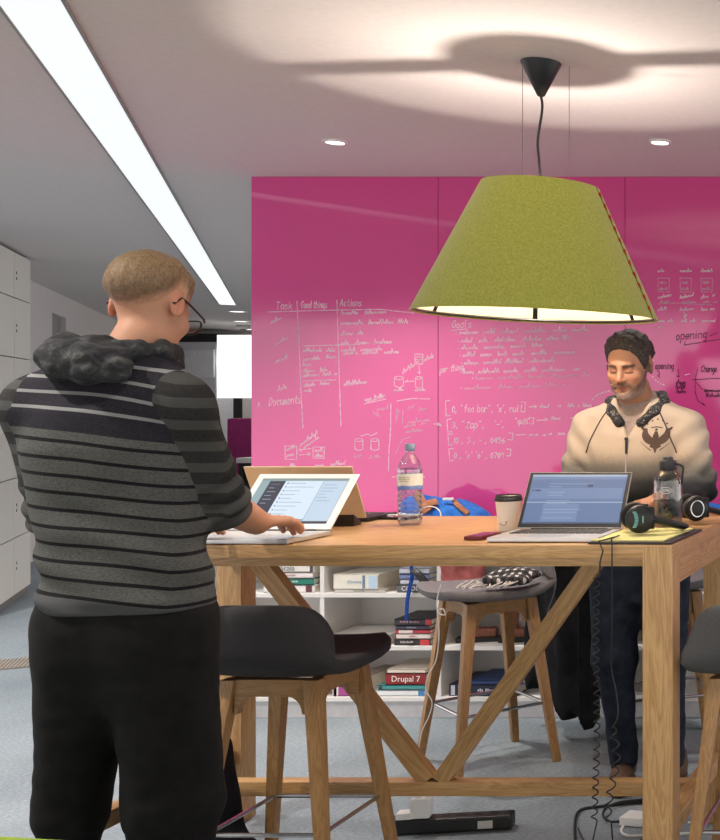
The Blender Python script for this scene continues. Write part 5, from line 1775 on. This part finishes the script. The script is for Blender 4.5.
# striped hooded top
def sleeve(p, s, e, w, ra, rb, rc, frac, seed):
    s, e, w = (np.array(k, np.float32) for k in (s, e, w))
    c = e + (w - e) * frac
    d = smin(cap(p, s, e, ra, rb), cap(p, e, c, rb, rc), .02)
    ax = (w - e) / np.linalg.norm(w - e)
    t = (p - c) @ ax
    wr = np.clip(1 - np.linalg.norm(p - e, axis=1) / .13, 0, 1)
    ue = np.clip(1 - np.linalg.norm(p - (c - ax * .02), axis=1) / .075, 0, 1)
    d = d - .010 * wr * np.sin((p @ ((e - s) / np.linalg.norm(e - s)).astype(np.float32)) * 130 + 2 * sines(p, 22, seed)) - .003 * wr
    return smax(d, t, .006), t
def top1(p):
    d = loft(p, [(z, a, b_, c, e) for z, a, b_, c, e in TOR1], 2.3, .004)
    yoke = smin(cap(p, SHR, (.03, .01, 1.515), .070, .075), cap(p, SHL, (-.02, .005, 1.51), .070, .075), .03)
    d = smin(d, yoke, .05)
    r_, tr = sleeve(p, SHR, ELR, WRR, .067, .062, .059, .24, 61)
    l_, tl = sleeve(p, SHL, ELL_, WRL, .067, .062, .059, .24, 62)
    d = smin(smin(d, r_, .035), l_, .035)
    cl = np.clip((1.30 - p[:, 2]) / .25, 0, 1)
    side = np.clip(p[:, 0] / .2, -1, 1)
    fold = np.sin(p[:, 2] * 62 + p[:, 0] * 26 + 2.5 * sines(p, 14, 63)) * .0042 * cl
    d = d - fold - .0035 * sines(p, 26, 64)
    hemb = np.exp(-((p[:, 2] - .985) / .018) ** 2) * .006
    d = d - hemb
    return smax(smax(d, .955 + .010 * p[:, 0] - p[:, 2], .006), p[:, 2] - 1.575, .01)
def stripe1(p):
    u = lambda s, e: np.clip(((p - np.array(s, np.float32)) @ (np.array(e) - np.array(s)).astype(np.float32)) / np.sum((np.array(e) - np.array(s)) ** 2), -.3, 1.6)
    out = p[:, 2] + .062 * p[:, 0] + .020 * np.clip(p[:, 0] / .2, 0, 1) ** 2 + .004 * sines(p, 16, 65)
    for s, e, w in ((SHR, ELR, WRR), (SHL, ELL_, WRL)):
        ds = cap(p, s, e, .07)
        de = cap(p, e, w, .055)
        t1_, t2_ = u(s, e), u(e, w)
        along_ = np.where(ds < de, 1.475 - .25 * t1_, 1.225 - .26 * t2_)
        arm = np.minimum(ds, de)
        wgt = np.clip((np.abs(p[:, 0]) - .165) / .03 + (p[:, 1] - .13) / .03, 0, 1) * soft(arm - .02, .02)
        wgt *= (np.sign(p[:, 0]) == np.sign(s[0]))
        out = out * (1 - wgt) + (along_ + .004 * sines(p, 20, 66)) * wgt
    return out
def isarm(p):
    w = np.zeros(len(p), np.float32)
    for s, e, k in ((SHR, ELR, WRR), (SHL, ELL_, WRL)):
        m = (np.abs(p[:, 0]) > .160 + .0 * p[:, 1]) | (p[:, 1] > .14)
        w = np.maximum(w, soft(np.minimum(cap(p, s, e, .07), cap(p, e, k, .06)) - .014, .012) * m * (np.sign(p[:, 0]) == np.sign(s[0])))
    return w
n = N('striped_knit')
s = n.attr('stripe').outputs['Fac']
arm = n.attr('sleeve').outputs['Fac']
fib = n.noise(n.coord((60, 60, 160)), 3, 3)
m1 = n.math('FRACT', n.math('DIVIDE', n.math('ADD', s, 0.004), 0.0395))
dark_line = n.math('LESS_THAN', n.math('ABSOLUTE', n.math('SUBTRACT', m1, 0.5)), 0.105)
grey = n.mix(dark_line, n.ramp(fib, [(0.3, rgb(62, 62, 61)), (0.7, rgb(86, 86, 83))]), rgb(24, 22, 24))
m2 = n.math('FRACT', n.math('DIVIDE', n.math('ADD', s, 0.012), 0.0375))
light_line = n.math('LESS_THAN', n.math('ABSOLUTE', n.math('SUBTRACT', m2, 0.5)), 0.105)
light_line = n.math('MULTIPLY', light_line, n.math('GREATER_THAN', s, 1.405))
navy = n.mix(light_line, n.ramp(fib, [(0.3, rgb(28, 26, 32)), (0.7, rgb(44, 42, 48))]), rgb(118, 118, 118))
body_c = n.mix(n.math('GREATER_THAN', s, 1.382), grey, navy)
m3 = n.math('FRACT', n.math('DIVIDE', s, 0.052))
armc = n.mix(n.math('LESS_THAN', n.math('ABSOLUTE', n.math('SUBTRACT', m3, 0.5)), 0.22), n.ramp(fib, [(0.3, rgb(34, 33, 34)), (0.7, rgb(48, 47, 46))]), rgb(64, 64, 62))
cuff = n.math('LESS_THAN', s, 1.20)
armc = n.mix(cuff, armc, rgb(66, 64, 62))
hem = n.math('MULTIPLY', n.math('LESS_THAN', s, 0.997), n.math('SUBTRACT', 1.0, arm))
n.set(Base_Color=n.mix(n.math('GREATER_THAN', arm, 0.5), n.mix(hem, body_c, rgb(70, 70, 72)), armc), Roughness=0.95)
n.b.inputs['Specular IOR Level'].default_value = 0.15
n.bump(fib, 0.35, 0.003)
top = sdf_mesh('hooded_top', top1, (-.40, -.26, .93), (.40, .42, 1.62), .0055, n.m, p1, attrs={'stripe': stripe1, 'sleeve': isarm})
n = N('hood_lining')
f = n.noise(n.coord((1, 1, 1.4)), 30, 3, 0.7, 0.6)
n.set(Base_Color=n.ramp(f, [(0.36, rgb(20, 20, 23)), (0.55, rgb(42, 42, 44)), (0.74, rgb(84, 84, 82))]), Roughness=0.95)
n.bump(f, 0.5, 0.004)
def hood1(p):
    d = None
    ring_ = [(.085, .085, 1.570), (.105, .025, 1.572), (.085, -.04, 1.568), (.03, -.075, 1.572), (-.03, -.075, 1.572), (-.070, -.04, 1.562), (-.085, .025, 1.555), (-.07, .085, 1.545), (-.03, .12, 1.515), (.04, .12, 1.520), (.085, .085, 1.570)]
    for a, b_ in zip(ring_, ring_[1:]):
        c = cap(p, a, b_, .026)
        d = c if d is None else smin(d, c, .02)
    d = smin(d, ell(p, (.020, -.100, 1.540), (.105, .055, .050), rotm((R(12), R(8), 0))), .03)
    d = smin(d, ell(p, (-.040, -.085, 1.548), (.06, .05, .045)), .03)
    q = p + (.006 * np.stack([sines(p, 30, 71), sines(p, 30, 72), sines(p, 30, 73)], 1)).astype(np.float32)
    return d - .015 * np.abs(sines(q, 52, 74)) - .005 * sines(q, 110, 75) + .006
sdf_mesh('hood', hood1, (-.22, -.22, 1.44), (.2, .19, 1.66), .0048, n.m, p1)

# ------------------------------------------------------------------ THE MAN BEHIND THE TABLE (faces -Y)
M2 = Vector((-1.245, 4.385, 0))
p2 = thing('person', 'dark-haired bearded man in a cream and black zip jacket, standing behind the table', 'person', M2, 0)
HC2 = np.array((-0.012, -0.085, 1.590), np.float32)
HK2 = 0.975
H2M = np.array(Matrix.Rotation(R(-6), 3, 'Z') @ Matrix.Rotation(R(15), 3, 'X'))
h2 = lambda p: ((p - HC2) @ H2M) / HK2
sR, eR, wR = (-.182, .0, 1.345), (-.222, -.06, 1.135), (-.150, -.33, 1.112)
sL, eL, wL = (.182, .0, 1.345), (.250, -.10, 1.135), (.186, -.395, 1.112)
HR2 = hand(wR, (0.35, -.94, -.10), (1, 0.3, 0), 1.0, (12, 16, 12))
HL2 = hand(wL, (-0.45, -.88, -.12), (-1, 0.4, 0), 1.0, (12, 18, 14))
TOR2 = [(.86, 0, 0, .185, .130), (1.00, 0, -.01, .190, .145), (1.12, 0, -.012, .192, .148), (1.24, 0, -.006, .192, .142), (1.33, 0, 0, .188, .130), (1.40, 0, .005, .150, .100), (1.46, 0, .005, .082, .07)]
LEG2 = [((-.092, 0, .88), (-.085, -.03, .48), .098, .070), ((-.085, -.03, .48), (-.058, .0, .09), .066, .044), ((.092, 0, .88), (.11, -.02, .48), .098, .070), ((.11, -.02, .48), (.12, .0, .09), .066, .044)]
def body2(p):
    d = loft(p, [(z, a, b_, c - .022, e - .022) for z, a, b_, c, e in TOR2])
    for a, b_, ra, rb in LEG2:
        d = smin(d, cap(p, a, b_, ra - .018, rb - .014), .03)
    for s, e, w in ((sR, eR, wR), (sL, eL, wL)):
        d = smin(d, cap(p, s, e, .050, .043), .02)
        d = smin(d, cap(p, e, w, .043, .029), .012)
    d = smin(d, cap(p, HC2 + np.array((0, .045, -.085)), (0, .02, 1.40), .062, .068), .025)
    d = smin(d, near(p, HC2, .17, lambda q: head_sdf(h2(q)) * HK2), .012)
    d = smin(d, near(p, Vector(wR) + Vector((.03, -.07, -.01)), .13, lambda q: hand_sdf(q, HR2)), .008)
    d = smin(d, near(p, Vector(wL) + Vector((-.03, -.07, -.01)), .13, lambda q: hand_sdf(q, HL2)), .008)
    return d
def skin2(p):
    q = h2(p)
    a = q.copy(); a[:, 0] = np.abs(a[:, 0])
    front = soft(q[:, 1] + .03, .04)
    lips = soft(ell(q, (0, -.100, -.0705), (.023, .016, .010)), .004)
    cheek = soft(ell(a, (.042, -.075, -.030), (.022, .03, .018)), .03)
    nose = soft(ell(q, (0, -.112, -.032), (.014, .016, .014)), .01)
    lash = soft(np.abs(q[:, 2] + .0125 - 5.5 * (a[:, 0] - .031) ** 2) - .0026, .002) * soft(np.abs(a[:, 0] - .031) - .0150, .004) * (q[:, 1] < -.06)
    lid = soft(ell(a, (.031, -.09, .004), (.019, .03, .010)), .008)  # eye socket shade painted into the eyelid colour
    brow = soft(np.abs(q[:, 2] - .0165 + 9 * (a[:, 0] - .030) ** 2) - .0052, .003) * soft(np.abs(a[:, 0] - .031) - .020, .006) * (q[:, 1] < -.05)
    ear = soft(np.abs(a[:, 0] - .086) - .012, .01) * soft(np.abs(q[:, 1] - .014) - .03, .01) * soft(np.abs(q[:, 2] + .006) - .04, .01)
    return paint(rgb(172, 126, 99), [(cheek * .25, rgb(186, 112, 92)), (nose * .35, rgb(184, 112, 92)), (ear * .4, rgb(178, 112, 92)), (lid * .65, rgb(118, 76, 62)), (lips * .7, rgb(138, 74, 66)), (lash * .95, rgb(32, 20, 18)), (brow * .92, rgb(48, 34, 30))])
sdf_mesh('body', body2, (-.36, -.58, .02), (.36, .22, 1.76), .0040, SKIN, p2, attrs={'skin': skin2})
n = N('dark_hair')
f = n.noise(n.coord((60, 120, 50)), 2.6, 4, 0.65, 0.5)
n.set(Base_Color=n.ramp(f, [(0.28, rgb(18, 15, 15)), (0.54, rgb(48, 40, 38)), (0.72, rgb(112, 98, 93))]), Roughness=0.75)
n.bump(f, 0.6, 0.002)
L2 = [(-.11, .078), (-.088, .076), (-.070, .070), (-.058, .052), (-.044, .022), (-.030, .000), (-.014, -.014), (-.002, -.006), (.006, .030), (.03, .030), (.05, -.005), (.08, -.045), (.11, -.06)]
def hair2(p):
    q = h2(p)
    q2 = q.copy(); q2[:, 2] = q[:, 2] - .010 * np.clip(-q[:, 0] / .06, -1, 1) * (q[:, 1] < -.02)
    d = hair_sdf(q2, L2, .016, .006, 81, .0030)
    return d * HK2
sdf_mesh('hair', hair2, HC2 - .16, HC2 + .18, .0034, n.m, p2)
n = N('stubble')
f = n.noise(n.coord(), 300, 3, 0.7)
zc = n.attr('grey').outputs['Fac']
n.set(Base_Color=n.mix(zc, n.ramp(f, [(0.35, rgb(70, 50, 44)), (0.65, rgb(142, 106, 90))]), n.ramp(f, [(0.35, rgb(110, 94, 86)), (0.65, rgb(186, 162, 148))])), Roughness=0.8)
n.bump(f, 0.5, 0.002)
def beard2(p):
    q = h2(p)
    a = q.copy(); a[:, 0] = np.abs(a[:, 0])
    zb = np.interp(a[:, 1], [-.11, -.094, -.085, -.07, -.05, -.03, -.012, 0.0, .02], [-.088, -.088, -.066, -.060, -.048, -.030, .004, .004, -.09])
    reg = np.maximum(q[:, 2] - zb, q[:, 1] - .004)
    mo = np.maximum(np.maximum(q[:, 2] + .0475 + 10 * a[:, 0] ** 2 * .35, -(q[:, 2] + .0615 + 5.0 * a[:, 0] ** 2)), np.maximum(a[:, 0] - .034, q[:, 1] + .07))
    co = np.maximum(np.abs(a[:, 0] - .031) - .006, np.maximum(np.abs(q[:, 2] + .076) - .022, q[:, 1] + .06))
    reg = np.minimum(np.minimum(reg, mo), co)
    reg = reg + .0022 * sines(q, 260, 91)
    th = .0024 + .0012 * sines(q, 420, 92)
    return smax(head_sdf(q) - th, reg, .0025) * HK2
def greyness(p):
    q = h2(p)
    return np.clip((-.078 - q[:, 2]) / .02, 0, 1) * .8 + .2 * (q[:, 1] > -.06)
sdf_mesh('beard', beard2, HC2 - .17, HC2 + .12, .0030, n.m, p2, attrs={'grey': greyness})
# inner t-shirt
TEE = cloth_mat('grey_tshirt', rgb(136, 122, 116), rgb(158, 144, 138), 50)
def tee2(p):
    d = loft(p, TOR2, 2.3, -.008)
    d = smin(d, cap(p, (0, .012, 1.38), (0, -.018, 1.482), .078, .069), .02)
    return smax(smax(smax(d, p[:, 2] - 1.482 - .45 * p[:, 1], .006), 1.20 - p[:, 2], .004), np.abs(p[:, 0]) - .10, .004)
sdf_mesh('tshirt', tee2, (-.13, -.2, 1.17), (.13, .14, 1.56), .005, TEE, p2)
# jacket
def sleeve2(p, s, e, w, seed):
    s, e, w = (np.array(k, np.float32) for k in (s, e, w))
    d = smin(cap(p, s, e, .074, .068), cap(p, e, w, .067, .046), .02)
    ax = (w - e) / np.linalg.norm(w - e)
    wr = np.clip(1 - np.linalg.norm(p - e, axis=1) / .15, 0, 1)
    d = d - .007 * wr * np.sin(((p @ ((e - s) / np.linalg.norm(e - s)).astype(np.float32))) * 95 + 2 * sines(p, 20, seed))
    up = np.clip(1 - np.abs(cap(p, s, e, .0)) / .15, 0, 1)
    return smax(d, (p - w) @ ax + .01, .006)
ZIPZ = 1.318
def jacket2(p):
    d = loft(p, TOR2, 2.3, .008)
    yoke = smin(cap(p, sR, (-.02, .01, 1.412), .070, .068), cap(p, sL, (.02, .01, 1.412), .070, .068), .03)
    d = smin(d, yoke, .05)
    d = smin(d, sleeve2(p, sR, eR, wR, 101), .03)
    d = smin(d, sleeve2(p, sL, eL, wL, 102), .03)
    ar = np.clip((np.abs(p[:, 0]) - .10) / .08, 0, 1) * np.clip((1.43 - p[:, 2]) / .1, 0, 1)
    d = d - .0045 * ar * np.sin((p[:, 0] * np.sign(p[:, 0]) * 70 - p[:, 2] * 60) + 2 * sines(p, 16, 103)) - .0035 * sines(p, 20, 104)
    v = (p[:, 2] - ZIPZ) * 0.46
    wedge = np.maximum(np.maximum(np.abs(p[:, 0] + .004) - v, ZIPZ - p[:, 2]), p[:, 1] + .02) 
    d = smax(d, -wedge * .9, .006)
    neck = cap(p, (0, .0, 1.40), (0, -.03, 1.56), .070, .075)
    d = smax(d, -neck, .01)
    return smax(smax(d, .93 - p[:, 2], .008), p[:, 2] - 1.47, .012)
n = N('ombre_fleece')
sp = n.new('ShaderNodeSeparateXYZ'); tc = n.new('ShaderNodeTexCoord'); n.l(tc.outputs['Object'], sp.inputs[0])
fib = n.noise(n.coord(), 90, 3)
f = n.math('ADD', n.math('MULTIPLY_ADD', sp.outputs['Z'], 5.0, -5.45), n.math('MULTIPLY', n.math('SUBTRACT', fib, .5), .10))
n.set(Base_Color=n.ramp(f, [(0.0, rgb(20, 20, 22)), (0.32, rgb(52, 54, 56)), (0.62, rgb(112, 108, 102)), (0.86, rgb(180, 164, 147)), (1.0, rgb(188, 172, 155))]), Roughness=0.9)
n.b.inputs['Specular IOR Level'].default_value = 0.2
n.b.inputs['Sheen Weight'].default_value = 0.05
n.bump(fib, 0.2, 0.002)
jk = sdf_mesh('jacket', jacket2, (-.42, -.50, .90), (.42, .22, 1.52), .0052, n.m, p2)
bvh = BVHTree.FromPolygons([v.co for v in jk.data.vertices], [tuple(q.vertices) for q in jk.data.polygons])
def on_jacket(x, z, off=0.0012):
    h = bvh.ray_cast(Vector((x, -0.8, z)), Vector((0, 1, 0)))
    return (h[0] + h[1] * off * 0 + Vector((0, -off, 0))) if h[0] is not None else Vector((x, -.15, z))
PIPE = plain('dark_piping', rgb(58, 46, 44), 0.8)
for s in (-1, 1):
    pts = [on_jacket(s * (.088 + .082 * t) , 1.425 - .165 * t ** 1.3, .001) for t in [k / 14 for k in range(15)]]
    b = BM(); tube(b, pts, 0.0026, 6); obj('raglan_piping', b, PIPE, jk)
b = BM(); tube(b, [on_jacket(-.004, ZIPZ - .004 - k * .02, .0006) for k in range(17)], 0.0028, 6); obj('zip', b, plain('zip_silver', rgb(176, 170, 164), 0.4, 0.3), jk)
c = on_jacket(-.004, ZIPZ - .03, .006)
b = BM(); box(b, (c.x, c.y, ZIPZ - .036), (.009, .005, .052), .002); box(b, (c.x, c.y, ZIPZ - .004), (.012, .008, .012), .002); obj('zip_puller', b, BLACK, jk)
# collar: two dark printed wings
n = N('collar_print')
f = n.noise(n.coord((40, 40, 40)), 1.6, 2, .5, 2.0)
n.set(Base_Color=n.ramp(f, [(0.0, rgb(24, 22, 24)), (0.58, rgb(30, 28, 30)), (0.62, rgb(150, 146, 146)), (0.70, rgb(36, 34, 36))]), Roughness=0.8)
def collar2(p):
    d = None
    for s in (-1, 1):
        for a, b_, r_ in (((0, .088, 1.475), (s * .072, .052, 1.470), .021), ((s * .072, .052, 1.470), (s * .098, -.015, 1.448), .023), ((s * .098, -.015, 1.448), (s * .078, -.075, 1.412), .023), ((s * .078, -.075, 1.412), (s * .040, -.115, 1.372), .019)):
            c = cap(p, a, b_, r_)
            d = c if d is None else smin(d, c, .015)
    return smax(d + .0015 * sines(p, 60, 111), -cap(p, (0, .0, 1.34), (0, -.025, 1.56), .066, .080), .008)
sdf_mesh('collar', collar2, (-.16, -.17, 1.32), (.16, .15, 1.53), .0045, n.m, jk)
# cuffs
def cuff2(p):
    d = None
    for e, w in ((eR, wR), (eL, wL)):
        e, w = np.array(e, np.float32), np.array(w, np.float32)
        ax = (w - e) / np.linalg.norm(w - e)
        c = np.maximum(cap(p, w - ax * .06, w + ax * .012, .047, .041), np.abs((p - (w - ax * .022)) @ ax) - .026)
        d = c if d is None else np.minimum(d, c)
    return d
n = N('cuff_stripe')
w_ = Vector(wL); ax = (Vector(wL) - Vector(eL)).normalized()
cd = n.coord()
dt = n.new('ShaderNodeVectorMath', operation='DOT_PRODUCT'); n.l(cd, dt.inputs[0]); dt.inputs[1].default_value = ax
f = n.math('FRACT', n.math('MULTIPLY', dt.outputs['Value'], 46.0))
n.set(Base_Color=n.ramp(f, [(0.0, rgb(22, 22, 24)), (0.66, rgb(24, 24, 26)), (0.70, rgb(150, 144, 140)), (0.9, rgb(150, 144, 140))], 'CONSTANT'), Roughness=0.85)
sdf_mesh('cuff', cuff2, (-.34, -.52, 1.0), (.36, -.1, 1.2), .0045, n.m, jk)
# bird crest on the chest
EM = plain('crest_ink', rgb(74, 56, 50), 0.85, var=0.25, scale=300)
b = BM()
ex, ez = .098, 1.318
def quad_strip(A, B):
    va = [b.verts.new(on_jacket(ex + x, ez + z, .0014)) for x, z in A]
    vb = [b.verts.new(on_jacket(ex + x, ez + z, .0014)) for x, z in B]
    for i in range(len(A) - 1):
        b.faces.new((va[i], va[i + 1], vb[i + 1], vb[i]))
for s in (-1, 1):
    A, B = [], []
    for k in range(13):
        t = k / 12
        a = R(-88 + 122 * t)
        ro_, ri_ = .048, .048 - .026 * math.sin(math.pi * min(1, .22 + .72 * t)) ** .8
        A.append((s * ro_ * math.cos(a) * 1.02, ro_ * math.sin(a) * .86 + .012))
        B.append((s * ri_ * math.cos(a) * .92, ri_ * math.sin(a) * .80 + .015))
    quad_strip(A, B)
    quad_strip([(s * .050, .040), (s * .056, .036)], [(s * .036, .030), (s * .044, .022)])
    quad_strip([(s * .054, -.014), (s * .030, -.034), (s * .016, -.044)], [(s * .051, -.018), (s * .028, -.039), (s * .014, -.050)])
    quad_strip([(s * .004, -.032), (s * .016, -.024)], [(s * .004, -.042), (s * .020, -.034)])
quad_strip([(-.004, .024), (-.010, .008), (-.012, -.012), (-.008, -.034), (-.002, -.056)], [(.004, .024), (.010, .008), (.012, -.012), (.008, -.034), (.002, -.056)])
quad_strip([(-.003, .034), (-.006, .026)], [(.002, .035), (.006, .026)])
for x, z in ((-.034, .050), (-.018, .062), (0, .068), (.018, .063), (.033, .052)):
    quad_strip([(x - .004, z), (x, z + .004)], [(x, z - .004), (x + .004, z)])
quad_strip([(-.020, .038), (0, .042), (.020, .038)], [(-.020, .034), (0, .038), (.020, .034)])
quad_strip([(-.026, -.052), (0, -.060), (.026, -.052)], [(-.026, -.055), (0, -.063), (.026, -.055)]) if False else None
bmesh.ops.recalc_face_normals(b, faces=b.faces)
obj('chest_crest', b, EM, jk, smooth=False)
# jeans and shoes
JEAN = cloth_mat('dark_jeans', rgb(22, 28, 40), rgb(44, 52, 66), 20)
LEG2b = [(a, b_, ra + .002, rb + .010) for a, b_, ra, rb in LEG2]
sdf_mesh('jeans', lambda p: trouser_sdf(p, LEG2b, [(.70, 0, 0, .12, .07), (.82, 0, 0, .168, .114), (.97, 0, 0, .176, .122)], .05, .96, 52), (-.30, -.24, .02), (.32, .24, 1.0), .007, JEAN, p2)
SHB = plain('brown_shoe', rgb(92, 66, 48), 0.6)
shoe(p2, -.055, -.02, 12, SHB, (60, 50, 42)); shoe(p2, .125, -.02, -10, SHB, (60, 50, 42))
# ================================================================== LIGHT AND CAMERA
def light(kind, name, loc, power, col, rot=(0, 0, 0), **k):
    l = bpy.data.lights.new(name, kind)
    l.energy = power
    l.color = col
    for a, v in k.items():
        setattr(l, a, v)
    o = bpy.data.objects.new(name, l)
    COL.objects.link(o)
    o.location = loc
    o.rotation_euler = rot
    return o
# the bare bulb inside the pendant
light('POINT', 'pendant_bulb_light', (lx, ly, ZT - 0.095), 36, (1.0, 0.87, 0.76), shadow_soft_size=0.009)
# ceiling downlights: the two in view and the rest of their grid
for x in (-2.656, -1.286, 0.08):
    for y in (4.84, 2.3, 0.2):
        light('SPOT', 'downlight_beam', (x, y, CEIL - 0.012), 130 if x < -2 else 40, (1.0, 0.94, 0.86), spot_size=R(110), spot_blend=0.7, shadow_soft_size=0.04)
# unseen spots added off to the left and behind the wall, brightening the corridor
for x, y in ((-4.8, 4.3), (-3.8, 2.6), (-6.3, 6.4), (-2.6, 7.6), (-2.9, 9.8), (-4.6, 11.0), (-5.4, 13.2)):
    light('SPOT', 'corridor_fill_spot', (x, y, CEIL - 0.012), 215, (1.0, 0.96, 0.92), spot_size=R(140), spot_blend=0.6, shadow_soft_size=0.06)
for px, d in ((237, 13.9), (241, 15.6), (249, 17.3)):
    light('SPOT', 'corridor_beam', (P(px, 0, d).x, d, CEIL - 0.012), 60, (1.0, 0.96, 0.9), spot_size=R(130), spot_blend=0.6, shadow_soft_size=0.08)
# even ambient fill from the world background enters at the open sides
w = bpy.data.worlds.new('office_ambient')
SC.world = w
w.use_nodes = True
w.node_tree.nodes['Background'].inputs[0].default_value = (1.0, 0.955, 0.925, 1)
w.node_tree.nodes['Background'].inputs[1].default_value = 2.1

cam = bpy.data.cameras.new('camera')
cam.sensor_fit = 'AUTO'
cam.sensor_width = 36
cam.lens = 36 * F / 840
cam.shift_x = -(CX - 360) / 840
cam.shift_y = -(420 - CY) / 840
cam.clip_start = 0.05
co = bpy.data.objects.new('camera', cam)
COL.objects.link(co)
co.location = (0, 0, HC)
co.rotation_euler = (R(90), 0, 0)
SC.camera = co
SC.view_settings.view_transform = 'Standard'
SC.view_settings.look = 'None'
SC.view_settings.exposure = 0.0
SC.view_settings.gamma = 1.0
SC.view_settings.use_curve_mapping = False
SC.cycles.use_denoising = True
SC.cycles.max_bounces = 10
SC.cycles.diffuse_bounces = 5
SC.cycles.transparent_max_bounces = 24
SC.cycles.sample_clamp_indirect = 6
SC.cycles.caustics_reflective = False
SC.cycles.caustics_refractive = False
